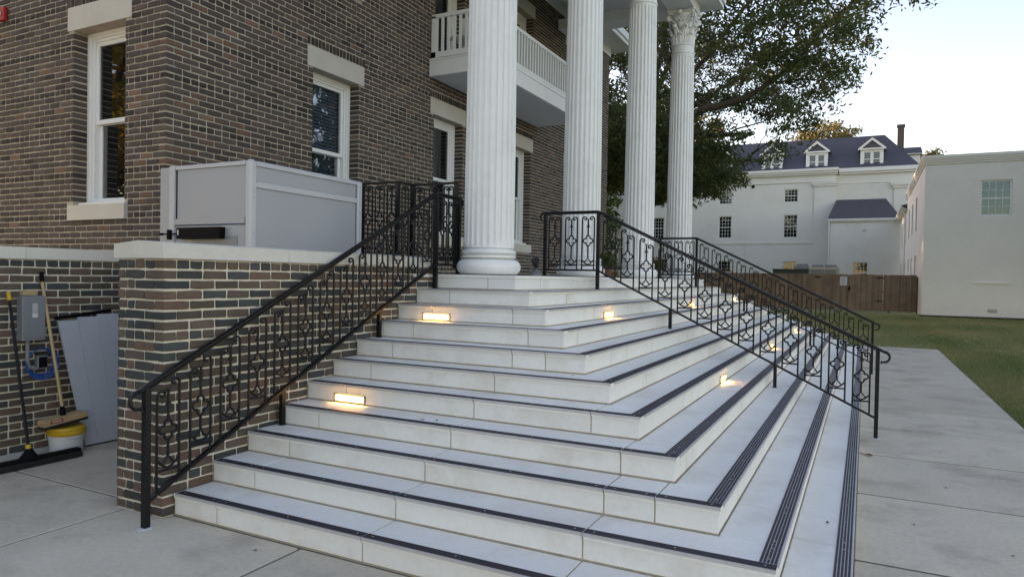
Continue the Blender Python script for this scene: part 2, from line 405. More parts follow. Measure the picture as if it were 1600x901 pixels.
# ================================================================== STAIRCASE
st = empty('stone_staircase', (-2.3, 7.8, 0), 'wide white cast stone staircase wrapping the corner of the columned porch', 'stairs')
core = MB()
for k in range(1, 12):
    x1 = -k*D-.015; core.box(XW+.004, x1, k*D+.015, YE-k*D-.015, (k-1)*H-.02 if k > 1 else -.1, k*H-(.0035 if k < 11 else .033))
core.build('grout_bed', 'grout', st)
XJ = [-3.92, -2.75, -1.555]
def riser_joints_left(k):
    j = {5: [-3.92, -2.75, -1.86], 7: [-3.93, -2.76, -2.47], 9: [-3.93, -3.07], 11: [-3.67], 3: [-3.91, -2.75, -1.55, -1.26], 10: [-3.93], 8: [-3.93, -2.77]}.get(k, XJ)
    return [x for x in j if x < -k*D-.06]
YJ = [1.52, 2.75, 3.97, 5.27, 6.49, 7.71, 8.93, 10.15, 11.37, 12.59, 13.81, 15.03]
def yjoints(k):
    l = [y for y in YJ if k*D+.12 < y < YE-k*D-.12]
    extra = {2: .93}.get(k)
    if extra and l and min(abs(extra-y) for y in l) > .25: l = sorted(l+[extra])
    return l
G = .0045; RS = .011                       # half joint, riser set back
for k in range(1, 12):
    zt, zb = k*H-.031, (k-1)*H+.010
    for far in (0, 1):
        yy = k*D+RS if not far else YE-k*D-RS-.022
        xs = [XW+.012]+riser_joints_left(k)+[-k*D-RS]
        for a, b in zip(xs[:-1], xs[1:]):
            e = 0 if b == xs[-1] else G
            box('riser_slab', 'stone', st, a+(G if a != xs[0] else 0), b-e, yy, yy+.022, zb, zt)
    ys = [k*D+RS+.022]+yjoints(k)+[YE-k*D-RS-.022]
    for a, b in zip(ys[:-1], ys[1:]):
        box('riser_slab', 'stone', st, -k*D-RS-.022, -k*D-RS, a+(G if a != ys[0] else .001), b-(G if b != ys[-1] else .001), zb, zt)
# treads
def tread(x0, x1, y0, y1, z):
    s = MB(); s.bbox(x0, x1, y0, y1, z-.03, z, b=.0025); s.build('tread_slab', 'tread', st)
for k in range(1, 11):
    z = k*H
    for far in (0, 1):
        y0, y1 = (k*D, (k+1)*D+.006) if not far else (YE-(k+1)*D-.006, YE-k*D)
        xs = [XW+.012]+riser_joints_left(k)+[-(k)*D]
        for a, b in zip(xs[:-1], xs[1:]):
            last = b == xs[-1]
            tread(a+(G if a != xs[0] else 0), (b if last else b-G), y0, y1, z)
    ys = [(k+1)*D+.006]+[y for y in yjoints(k) if (k+1)*D+.1 < y < YE-(k+1)*D-.1]+[YE-(k+1)*D-.006]
    for a, b in zip(ys[:-1], ys[1:]): tread(-(k+1)*D-.006, -k*D, a+G, b-G, z)
# landing floor
xs = [-6.69, -5.5, -4.35]; 
for a, b in zip([-6.69, -5.5, XW+.012], [-5.5, XW+.012, -11*D]):
    ys = [3.0 if b < -4 else 11*D]+[y for y in YJ if 3.5 < y < 12]+[YE-11*D if b > -4 else 15.4]
    for c, d in zip(ys[:-1], ys[1:]): tread(a+G if a > -6.6 else a, b-G if b < -4 else b, c+(G if c != ys[0] else 0), d-(G if d != ys[-1] else 0), 11*H)
box('porch_base', 'grout', st, -6.68, XW-.0, 3.36, 15.4, 0, 11*H-.034)
# nosing strips with ribs
def nosing_y(x0, x1, y, z, sgn=1):       # runs along X, on the near/far flights; y is the edge
    s = MB(); w_ = .066*sgn
    s.box(x0, x1, y-.003*sgn, y+w_, z+.0005, z+.0025, 0)
    s.box(x0, x1, y-.006*sgn, y-.001*sgn, z-.014, z+.003, 0)
    for i in range(4):
        a = y+(.004+i*.0155)*sgn; s.box(x0, x1, a, a+.0116*sgn, z+.0025, z+.0048, 1)
    n = max(1, int((x1-x0)/.4))
    for i in range(n+1):
        xx = x0+.05+(x1-x0-.1)*i/max(1, n); c = y+.0335*sgn; s.box(xx-.004, xx+.004, c-.004, c+.004, z+.0048, z+.0056, 0)
    s.build('nosing_strip', ['alu', 'strip'], st)
def nosing_x(y0, y1, x, z):
    s = MB()
    s.box(x-.085, x+.003, y0, y1, z+.0005, z+.0025, 0); s.box(x+.001, x+.006, y0, y1, z-.014, z+.003, 0)
    for i in range(5):
        a = x-.004-i*.0165; s.box(a-.0116, a, y0, y1, z+.0025, z+.0048, 1)
    n = max(1, int((y1-y0)/.4))
    for i in range(n+1):
        yy = y0+.05+(y1-y0-.1)*i/max(1, n); c = x-.0435; s.box(c-.004, c+.004, yy-.004, yy+.004, z+.0048, z+.0056, 0)
    s.build('nosing_strip', ['alu', 'strip'], st)
for k in range(1, 11):
    z = k*H; xs = [XW+.03]+riser_joints_left(k)+[-k*D]
    for a, b in zip(xs[:-1], xs[1:]):
        nosing_y(a+.004, b-(.004 if b != xs[-1] else 0), k*D, z); nosing_y(a+.002, b-.002, YE-k*D, z, -1)
    ys = [k*D+.068]+yjoints(k)+[YE-k*D-.068]
    for a, b in zip(ys[:-1], ys[1:]): nosing_x(a+.004, b-.004, -k*D, z)

# step lights
def step_light(kind, p, k, label):
    z = (k-1)*H+.016
    if kind == 'y':
        y = k*D+RS; root = empty('step_light', (p, y, z), label, 'step light', 'lit step lights in the risers')
        s = MB(); x0, x1 = p-.155, p+.155; z1 = z+.050
        s.box(x0, x1, y-.012, y-.0005, z1, z1+.007); s.box(x0, x0+.009, y-.012, y-.0005, z, z1); s.box(x1-.009, x1, y-.012, y-.0005, z, z1); s.box(x0, x1, y-.010, y-.0005, z-.006, z)
        s.build('bezel', 'bezel', root); s = MB(); s.box(x0+.0095, x1-.0095, y-.006, y-.0008, z+.0005, z1-.0005); s.build('lens', 'lens', root)
        loc, rot = (p, y-.020, z+.060), (R(14), 0, 0)
    else:
        x = -k*D-RS; root = empty('step_light', (x, p, z), label, 'step light', 'lit step lights in the risers')
        s = MB(); y0, y1 = p-.155, p+.155; z1 = z+.050
        s.box(x+.0005, x+.012, y0, y1, z1, z1+.007); s.box(x+.0005, x+.012, y0, y0+.009, z, z1); s.box(x+.0005, x+.012, y1-.009, y1, z, z1); s.box(x+.0005, x+.010, y0, y1, z-.006, z)
        s.build('bezel', 'bezel', root); s = MB(); s.box(x+.0008, x+.006, y0+.0095, y1-.0095, z+.0005, z1-.0005); s.build('lens', 'lens', root)
        loc, rot = (x+.020, p, z+.060), (R(14), 0, R(90))
    ld = bpy.data.lights.new('step_lamp', 'AREA'); ld.shape = 'RECTANGLE'; ld.size = .26; ld.size_y = .010; ld.energy = STEP_W; ld.spread = R(140); ld.color = (1, .66, .22)
    lo = bpy.data.objects.new('step_lamp', ld); col.objects.link(lo); lo.parent = root; lo.location = Vector(loc)-Vector(root.location); lo.rotation_euler = rot
STEP_W = .30
step_light('y', -3.88, 5, 'glowing step light low in the fifth riser nearest the left railing foot')
step_light('y', -3.88, 9, 'glowing step light in the upper left flight near the big column')
for y, wd in ((4.42, 'nearest corner'), (8.44, 'middle'), (12.46, 'farthest')):
    step_light('x', y, 5, 'glowing step light in the lower row of the long flight, %s one' % wd)
    step_light('x', y, 9, 'glowing step light in the upper row of the long flight, %s one' % wd)

# ================================================================== CHEEK WALL
PY = .2275; XL = -4.80; CT = 25*CO                  # pier front, left face, brick top
def cheek(root, full=True):
    core = MB(); core.box(XL+.008, XW-.008, PY+.008, 3.42, -.1, CT); core.build('mortar_core', 'mortar', root)
    wl = Wall(PAL_NEW, PAL_NEW, 'new', .0045, .0022)
    wl.rows((XW, PY, 0), (0, 1, 0), (1, 0, 0), 0, 25, 0, 3.19, own=0, hrow=3, topheader=True)
    wl.rows((XW, PY, 0), (-1, 0, 0), (0, -1, 0), 0, 25, 0, XW-XL, own=1, hrow=3, topheader=True, endown=1)
    if full: wl.rows((XL, PY, 0), (0, 1, 0), (-1, 0, 0), 0, 25, 0, 1.3, own=0, hrow=3, topheader=True)
    wl.build(root, ok=lambda p: True, limit=300 if full else 0)
    yj = [PY-.022, 1.30, 2.42, 3.44]
    for a, b in zip(yj[:-1], yj[1:]):
        s = MB(); xa, xb, xm = XL-.018, XW+.018, (XL+XW)/2; a2, b2 = a+.002, b-.002
        s.poly([(xa, a2, CT+.004), (xb, a2, CT+.004), (xb, a2, CT+.100), (xm, a2, CT+.122), (xa, a2, CT+.100)], (0, b2-a2, 0))
        s.build('coping_stone', 'coping', root)
cw = empty('brick_cheek_wall', (-4.56, PY, 0), 'brown and slate brick cheek wall with white coping beside the left stair railing', 'brick wall')
cheek(cw)
cf = empty('brick_cheek_wall', (-4.56, PY, 0), 'far end brick cheek wall with white coping behind the porch columns', 'brick wall')
cheek(cf, False); cf.location = (-4.56, YE-PY, 0); cf.scale = (1, -1, 1)

# ================================================================== LEFT LOW WALL
XB = -6.85
lw = empty('brick_low_wall', (XB, 0, 0), 'low brick wall with white coping behind the brooms and grey electrical box', 'brick wall')
box('mortar_core', 'mortar', lw, XB-.3, XB-.008, -5.5, 1.93, -.1, CT)
wl = Wall(PAL_NEW, PAL_NEW, 'new', .0045, .0022)
wl.rows((XB, -5.5, 0), (0, 1, 0), (1, 0, 0), 0, 25, 0, 7.42, own=0, hrow=3, topheader=True)
wl.build(lw, ok=lambda p: p.y < 1.55)
yj = [-5.5, -3.9, -2.3, -.7, .72, 1.93]
for a, b in zip(yj[:-1], yj[1:]): box('coping_stone', 'coping', lw, XB-.33, XB+.02, a+.002, b-.002, CT+.004, CT+.108)
terr = box('terrace_ground', 'concrete', None, -14, XB-.3, -5.5, 1.95, -.1, 1.50, kind='structure')

# ================================================================== MAIN BUILDING
XF, YL, YR, ZT = -6.70, 1.962, 15.5, 7.92
bl = empty('columned_brick_building', (XF, 8.7, 0), 'tall dark brick building with white columned porch, balcony and wrapped stairs', 'building')
WY = [4.08, 6.89, 9.69, 12.50]
op_f = [(y-YL, y-YL+.90, 2.30, 4.28) for y in WY]+[(WY[0]-YL, WY[0]-YL+.9, 5.62, 7.12)]+[(y-YL, y-YL+.90, 5.12, 7.12) for y in WY[1:]]
lin_f = [(y-YL-.11, y-YL+1.01, 4.28, 4.545+.115) for y in WY]+[(y-YL-.11, y-YL+1.01, 7.12, 7.38) for y in WY]
sil_f = [(y-YL-.05, y-YL+.95, 2.13, 2.30) for y in WY]+[(WY[0]-YL-.05, WY[0]-YL+.95, 5.45, 5.62)]
xa, xb = -8.265, -7.355
op_l = [(XF-xb, XF-xa, 2.33, 4.29), (XF-xb, XF-xa, 5.62, 7.12)]
lin_l = [(XF-xb-.10, XF-xa+.10, 4.29, 4.545+.115), (XF-xb-.1, XF-xa+.1, 7.12, 7.38)]
sil_l = [(XF-xb-.06, XF-xa+.12, 2.17, 2.33)]
W_ = Wall(PAL_OLD, PAL_OLDH, 'old', .005, .0028)
HR = 3
nrow = int(ZT/CO)+1
z00 = 0.0
W_.rows((XF, YL, 0), (0, 1, 0), (1, 0, 0), 1.49, int((ZT-1.49)/CO), 0, YR-YL, openings=op_f+lin_f+sil_f, hrow=HR, own=0)
W_.rows((XF, YL, 0), (-1, 0, 0), (0, -1, 0), 1.49, int((ZT-1.49)/CO), 0, 4.2, openings=op_l+lin_l+sil_l, hrow=HR, own=1)
for a, b, z0, z1 in lin_f[:4]: W_.soldiers((XF, YL, 0), (0, 1, 0), (1, 0, 0), a, b, 4.55, .115)
W_.soldiers((XF, YL, 0), (-1, 0, 0), (0, -1, 0), lin_l[0][0], lin_l[0][1], 4.55, .115)
W_.rows((XF, YR, 0), (-1, 0, 0), (0, 1, 0), 1.49, int((ZT-1.49)/CO), 0.1, 1.5, hrow=HR, own=1)
W_.build(bl, ok=lambda p: p.z > 1.85 and not (p.x > -6.75 and p.z < 2.6 and p.y < 3.3))
# mortar mass with openings
def grid_wall(name, mt, mapf, us, vs, openings, d0, d1, parent):
    s = MB()
    U = sorted(set(us+[o[0] for o in openings]+[o[1] for o in openings])); V = sorted(set(vs+[o[2] for o in openings]+[o[3] for o in openings]))
    for a, b in zip(U[:-1], U[1:]):
        run = None
        for c, d in zip(V[:-1], V[1:]):
            inside = any(o[0]-1e-6 <= a and b <= o[1]+1e-6 and o[2]-1e-6 <= c and d <= o[3]+1e-6 for o in openings)
            if inside:
                if run: s.box(*mapf(a, b, d0, d1), *run); run = None
            else: run = (run[0], d) if run else (c, d)
        if run: s.box(*mapf(a, b, d0, d1), *run)
    return s.build(name, mt, parent)
grid_wall('mortar_face', 'oldmortar', lambda a, b, d0, d1: (XF-d1, XF-d0, YL+a, YL+b), [.006, YR-YL-.006], [.0, ZT], [(a-.006, b+.006, c-.001, d+.001) for a, b, c, d in op_f], .006, .32, bl)
grid_wall('mortar_face', 'oldmortar', lambda a, b, d0, d1: (XF-b, XF-a, YL+d0, YL+d1), [.32, 4.3], [.0, ZT], [(a-.006, b+.006, c-.001, d+.001) for a, b, c, d in op_l], .006, .32, bl)
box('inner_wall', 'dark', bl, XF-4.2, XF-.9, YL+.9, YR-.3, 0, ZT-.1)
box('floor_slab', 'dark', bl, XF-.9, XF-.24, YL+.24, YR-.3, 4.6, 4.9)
box('end_wall', 'oldmortar', bl, XF-1.5, XF-.24, YR-.25, YR-.006, 0, ZT)
# windows
RC = .085
def window(parent, axis, c0, z0, z1, kind='dark', width=.90, lintel=True, sill=True, o=None, lh=.262):
    """axis 'x': wall faces +x at XF, runs along y from c0; axis 'y': wall faces -y at YL, runs along -x from c0 (x max)"""
    def P(s, a0, a1, d0, d1, zz0, zz1, mi=0):
        if axis == 'x': s.box(XF-d1, XF-d0, c0+a0, c0+a1, zz0, zz1, mi)
        else: s.box(c0-a1, c0-a0, YL+d0, YL+d1, zz0, zz1, mi)
    wn = MB(); W2 = width
    def ring(s, i, t, d0, d1, a=0, b=W2, lo=None, hi=None, bot=True):
        lo = z0 if lo is None else lo; hi = z1 if hi is None else hi
        P(s, a+i, a+i+t, d0, d1, lo+i, hi-i); P(s, b-i-t, b-i, d0, d1, lo+i, hi-i)
        P(s, a+i+t, b-i-t, d0+.0003, d1, hi-i-t, hi-i)
        if bot: P(s, a+i+t, b-i-t, d0+.0003, d1, lo+i, lo+i+t)
    ring(wn, 0, .035, .070+RC, .20+RC); ring(wn, .035, .022, .085+RC, .20+RC); ring(wn, .057, .03, .105+RC, .20+RC)
    f = wn.build('window', 'wframe', parent)
    i = .087; c0s = c0; zm = (z0+z1)/2-.02
    s = MB(); a, b = i, W2-i
    def sash(lo, hi, d):
        s = MB(); t = .045
        P(s, a, a+t, d, d+.035, lo, hi); P(s, b-t, b, d, d+.035, lo, hi); P(s, a+t, b-t, d+.0005, d+.035, hi-t, hi); P(s, a+t, b-t, d+.0005, d+.035, lo, lo+t*1.1)
        s.build('sash', 'wframe', f)
        s = MB(); P(s, a+t-.003, b-t+.003, d+.014, d+.020, lo+t-.003, hi-t+.003); s.build('pane', 'glassb' if kind == 'blind' else 'glass', f)
    if kind != 'door':
        sash(zm-.02, z1-i+.0, .125+RC); sash(z0+i*.6, zm+.02, .165+RC)
    else:
        s = MB(); P(s, a, a+.10, .215, .255, z0+.05, z1-i); P(s, b-.10, b, .215, .255, z0+.05, z1-i); P(s, a+.1, b-.1, .2155, .255, z1-i-.10, z1-i); P(s, a+.1, b-.1, .2155, .255, z0+.05, z0+.35)
        s.build('door_leaf', 'wframe', f); s = MB(); P(s, a+.098, b-.098, .23, .237, z0+.34, z1-i-.098); s.build('pane', 'glass', f)
    if kind == 'blind':
        s = MB(); z = zm+.03
        while z < z1-.1:
            P(s, a+.02, b-.02, .30, .3205, z, z+.004); P(s, a+.02, b-.02, .301, .305, z+.004, z+.026); z += .045
        s.build('blind', 'blind', f)
        s = MB(); 
        n = 14
        for q in range(n):
            u0 = a+.02+(b-a-.04)*q/n; u1 = a+.02+(b-a-.04)*(q+1)/n; dd = .34+.012*(q % 2); P(s, u0, u1, dd, dd+.01, z0+.05, zm+.25)
        s.build('curtain', 'curtain', f)
    if kind == 'half':
        s = MB()
        for q in range(9):
            u0 = b-.30+.03*q; P(s, u0, u0+.028, .34+.01*(q % 2), .36, z0+.05, z1-.1)
        s.build('curtain', 'blind', f)
    if lintel: s = MB(); P(s, -.108, W2+.108, -.006, .16, z1+.002, z1+lh); s.build('lintel', 'lime', parent)
    if sill:
        s = MB(); P(s, -.05, W2+.05, -.035, .16, z0-.168, z0-.002); s.build('sill', 'lime', parent)
        s = MB(); P(s, .0, W2, .06, .165, z0, z0+.035); s.build('sill_board', 'wframe', f)
for i, y in enumerate(WY):
    window(bl, 'x', y, 2.30, 4.28, ('blind', 'half', 'half', 'dark')[i])
    if i: window(bl, 'x', y, 5.12, 7.12, 'door', sill=False)
    else: window(bl, 'x', y, 5.62, 7.12)
window(bl, 'y', xb, 2.33, 4.29, 'dark', width=xb-xa); window(bl, 'y', xb, 5.62, 7.12, 'dark', width=xb-xa)
# roof slab, eave, frieze
s = MB(); s.box(XF-.3, XF+.03, YL-.03, YR+.03, ZT-.22, ZT); s.box(XF-4.3, XF-.3, YL-.03, YL+.25, ZT-.22, ZT); s.build('frieze_board', 'white', bl)
s = MB(); s.box(XF-4.6, XF+.55, YL-.55, YR+.42, ZT+.002, ZT+.10); s.box(XF-4.6, XF+.60, YL-.6, YR+.47, ZT+.10, ZT+.28); s.build('cornice', 'white', bl)
s = MB(); s.add([(XF-8, YL-.6, ZT+.28), (XF+.6, YL-.6, ZT+.28), (XF+.6, YR+.47, ZT+.28), (XF-8, YR+.47, ZT+.28), (XF-4, YL+4, ZT+2.6), (XF-4, YR-4, ZT+2.6)], [(0,1,4),(1,2,5,4),(2,3,5),(3,0,4,5)]); s.build('roof', 'slate2', bl)
# portico entablature
X0, X1 = -4.12, -3.58; ya, yb = 3.42, 12.36
s = MB(); s.box(X0, X1, ya, yb, 7.28, 7.50); s.box(XF+.03, X0, ya, ya+.5, 7.281, 7.50); s.box(XF+.03, X0, yb-.5, yb, 7.281, 7.50); s.build('architrave', 'white', bl)
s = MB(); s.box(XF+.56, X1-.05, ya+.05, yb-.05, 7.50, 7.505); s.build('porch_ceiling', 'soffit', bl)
s = MB(); s.box(XF+.61, X1+.42, ya-.42, yb+.42, 7.506, 7.60); s.box(XF+.61, X1+.46, ya-.46, yb+.46, 7.60, 8.3); s.box(XF+.61, X1+.52, ya-.52, yb+.52, 8.3, 8.5); s.build('porch_cornice', 'white', bl)
# balcony
BX = -5.60; b0, b1 = 6.73, 10.86; Zb, Zt = 4.84, 5.11
s = MB(); s.box(XF+.002, BX, b0, b1, Zb+.02, Zt); s.box(XF+.002, BX+.012, b0-.012, b1+.012, Zt, Zt+.025); s.build('balcony', 'white', bl)
bal = bl.children[-1]
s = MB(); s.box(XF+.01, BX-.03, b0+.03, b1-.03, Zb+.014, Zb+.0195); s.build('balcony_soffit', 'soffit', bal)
for a in [(XF+.01, BX-.02, b0+.03, b0+.08), (XF+.01, BX-.02, b1-.08, b1-.03), (BX-.08, BX-.03, b0+.08, b1-.08)]:
    box('rail', 'wframe', bal, *a, Zt+.05, Zt+.14); box('top_rail', 'wframe', bal, a[0], a[1], a[2], a[3], 5.80, 5.86)
bm = MB(); bm.box(-.018, .018, -.018, .018, Zt+.1, 5.81); bme = bm.mesh('baluster', ['wframe'])
pts = []
y = b0+.12
while y < b1-.08: pts.append((BX-.055, y)); y += .112
x = XF+.10
while x < BX-.1: pts += [(x, b0+.055), (x, b1-.055)]; x += .112
for x, y in pts: link('baluster', bme, bal, (x, y, 0))
s = MB(); s.box(XF+.01, XF+.09, b0+.03, b0+.09, Zt+.02, 5.83); s.box(BX-.11, BX-.02, b0+.02, b0+.11, Zt+.02, 5.88); s.box(BX-.11, BX-.02, b1-.11, b1-.02, Zt+.02, 5.88); s.build('newel', 'wframe', bal)
s = MB(); s.lathe([(.075, 0), (.075, .012), (.06, .013)], (-6.05, 7.5, Zb+.002), 20); s.build('recessed_light', 'bezel', bal)
# chair on balcony glimpsed behind balusters
ch = empty('porch_chair', (-6.3, 7.2, Zt+.025), 'white slatted chair standing on the balcony behind the balusters', 'chair')
s = MB(); s.box(-6.5, -6.05, 6.95, 7.4, 5.52, 5.55); s.build('seat', 'wframe', ch)
for q in range(5): s = MB(); s.box(-6.5+q*.095, -6.43+q*.095, 7.38, 7.41, 5.55, 5.98); s.build('back_slat', 'wframe', ch)
for a, b in ((-6.5, 6.95), (-6.1, 6.95), (-6.5, 7.36), (-6.1, 7.36)): box('leg', 'wframe', ch, a, a+.04, b, b+.04, Zt+.026, 5.52)
# columns
colYs = [3.70, 6.36, 9.11, 12.05]; CX = -3.85; Z0 = 11*H
def column_shaft():
    s = MB(); nf = 24; per = 8; n = nf*per; prof = []
    zs = [.28, .30, .33, .38]+[.38+(4.68-.38)*i/24 for i in range(1, 24)]+[4.58, 4.66, 4.69, 4.71]
    rings = []
    for z in zs:
        t = (z-.28)/(4.9-.28); rad = .267-.034*t**1.6
        d = .020
        if z < .38: d = .020*math.sqrt(max(0, 1-((.38-z)/.08)**2)) if z > .30 else 0
        if z > 4.6: d = .020*math.sqrt(max(0, 1-((z-4.6)/.09)**2)) if z < 4.69 else 0
        ring = []
        for j in range(n):
            a = 2*math.pi*j/n; ph = (j % per)/per
            dep = 0 if ph < .13 or ph > .87 else d*math.sqrt(max(0, 1-((ph-.5)/.375)**2))
            ring.append(((rad-dep)*math.cos(a), (rad-dep)*math.sin(a), z))
        rings.append(ring)
    for z, rad in [(4.73, .234), (4.74, .244), (4.757, .247), (4.774, .244), (4.784, .234), (4.90, .232)]:
        rings.append([(rad*math.cos(2*math.pi*j/n), rad*math.sin(2*math.pi*j/n), z) for j in range(n)])
    for r_ in rings: s.v += r_; s.c += [(1, 1, 1)]*n
    for i in range(len(rings)-1):
        for j in range(n): s.f.append((i*n+j, i*n+(j+1) % n, (i+1)*n+(j+1) % n, (i+1)*n+j)); s.mi.append(0)
    return s.mesh('column', ['white'], True, 28)
def arc(cx, cz, r_, a0, a1, n): return [(cx+r_*math.cos(a0+(a1-a0)*i/n), cz+r_*math.sin(a0+(a1-a0)*i/n)) for i in range(n+1)]
def column_base():
    s = MB()
    prof = [(.20, 0), (.30, .0)]+[(x, z) for x, z in arc(.255, .085, .085, -math.pi/2, math.pi/2, 14)]+[(.272, .172), (.272, .182)]+[(x, z) for x, z in reversed(arc(.300, .198, .018, math.pi/2+.0, math.pi*1.5, 6))]+[(.283, .216)]+[(x, z) for x, z in arc(.268, .240, .022, -math.pi/2, math.pi/2, 8)]+[(.262, .264), (.262, .276), (.25, .281)]
    s.lathe(prof, (0, 0, 0), 64); return s.mesh('base', ['white'], True, 50)
def capital():
    s = MB()
    bell = [(.225, 0), (.238, .012), (.24, .03), (.222, .045), (.215, .12), (.215, .3), (.225, .45), (.25, .56), (.29, .63), (.295, .65), (.2, .655)]
    s.lathe(bell, (0, 0, 0), 48)
    def leaf(a, z0, h, wd, out, r0):
        nu, nv = 9, 10; vs = []
        for i in range(nv+1):
            t = i/nv
            z = z0+h*(t if t < .8 else .8+.2*math.sin((t-.8)/.2*math.pi)*.55)
            ro = r0+.012+out*(t**3)+(.02*math.sin((t-.75)*math.pi/.25) if t > .75 else 0)
            wv = wd*(.75+.35*math.sin(math.pi*min(1, t*1.05)))*(1 if t < .85 else 1-(t-.85)*3.0)
            for j in range(nu):
                u = (j/(nu-1)-.5)*2
                lob = 1+.16*math.sin(t*22)*abs(u)
                aa = a+u*wv*lob/ro*.5
                rr = ro-.018*u*u+.010*(1-abs(u))+.007*math.cos(u*12)
                vs.append((rr*math.cos(aa), rr*math.sin(aa), z-abs(u)*.02*t))
        s.add(vs, [(i*nu+j, i*nu+j+1, (i+1)*nu+j+1, (i+1)*nu+j) for i in range(nv) for j in range(nu-1)])
        # back side thickness
        vs2 = [(x*.955, y*.955, z) for x, y, z in vs]
        s.add(vs2, [(i*nu+j+1, i*nu+j, (i+1)*nu+j, (i+1)*nu+j+1) for i in range(nv) for j in range(nu-1)])
    for i in range(8): leaf(i*math.pi/4, .035, .25, .155, .075, .215)
    for i in range(8): leaf((i+.5)*math.pi/4, .035, .43, .15, .10, .215)
    for i in range(8): leaf(i*math.pi/4, .36, .19, .10, .06, .232)
    for i in range(4):   # corner volutes and helices
        a = math.pi/4+i*math.pi/2; dx, dy = math.cos(a), math.sin(a)
        for sgn in (-1, 1):
            pts = []
            for q in range(30):
                t = q/29
                if t < .35:
                    tt = t/.35; rr = .235+.11*tt**1.5; z = .40+.17*tt; off = sgn*(.10*(1-tt)+.028)
                else:
                    th = (t-.35)/.65*math.pi*3.2; rad = .058*(1-(t-.35)/.65*.75); rr = .355+math.sin(th-.4)*rad*1.0; z = .575+math.cos(th-.2)*rad; off = sgn*.026
                pts.append((rr*dx-off*dy, rr*dy+off*dx, z))
            s.tube(pts, [.018*(1-.35*q/29) for q in range(30)], 6)
        a = i*math.pi/2; dx, dy = math.cos(a), math.sin(a)
        for sgn in (-1, 1):
            pts = []
            for q in range(22):
                t = q/21; th = t*math.pi*2.4; rad = .045*(1-.7*t)
                pts.append(((.275)*dx-(sgn*(.062-math.cos(th)*rad))*dy, .275*dy+(sgn*(.062-math.cos(th)*rad))*dx, .54+math.sin(th)*rad))
            s.tube(pts, .011, 5)
        # fleuron
        s.lathe([(.01, -.045), (.04, -.03), (.05, 0), (.04, .03), (.01, .045)], (.33*dx, .33*dy, .665), 8)
        for q in range(5):
            b_ = q*2*math.pi/5; s.lathe([(.004, -.02), (.018, -.01), (.022, 0), (.018, .012), (.004, .02)], (.35*dx-.035*math.cos(b_)*dy, .35*dy+.035*math.cos(b_)*dx, .665+.035*math.sin(b_)), 6)
    # abacus with concave sides
    out = []
    for i in range(4):
        a0, a1 = math.pi/4+i*math.pi/2-math.pi/2, math.pi/4+i*math.pi/2
        p0 = Vector((math.cos(a0), math.sin(a0)))*.44; p1 = Vector((math.cos(a1), math.sin(a1)))*.44; mid = (p0+p1)/2
        tn = (p1-p0).normalized()
        for q in range(9):
            t = .06+.88*q/8; p = p0.lerp(p1, t); dep = .075*math.sin(math.pi*t); out.append(p-mid.normalized()*dep)
    n = len(out)
    def ring(sc, z): return [(p.x*sc, p.y*sc, z) for p in out]
    rs = [ring(.93, .652), ring(.93, .675), ring(.97, .69), ring(1, .70), ring(1, .742)]
    vs = [p for r_ in rs for p in r_]
    s.add(vs, [tuple(reversed(range(n)))]+[(i*n+j, i*n+(j+1) % n, (i+1)*n+(j+1) % n, (i+1)*n+j) for i in range(4) for j in range(n)]+[tuple(range(4*n, 5*n))])
    return s.mesh('capital', ['white'], True, 40)
cs, cb, cc = column_shaft(), column_base(), capital()
for i, y in enumerate(colYs):
    c = link('column', cs, bl, (CX, y, Z0)); b_ = link('base', cb, c, (CX, y, Z0)); k = link('capital', cc, c, (CX, y, Z0+4.90))

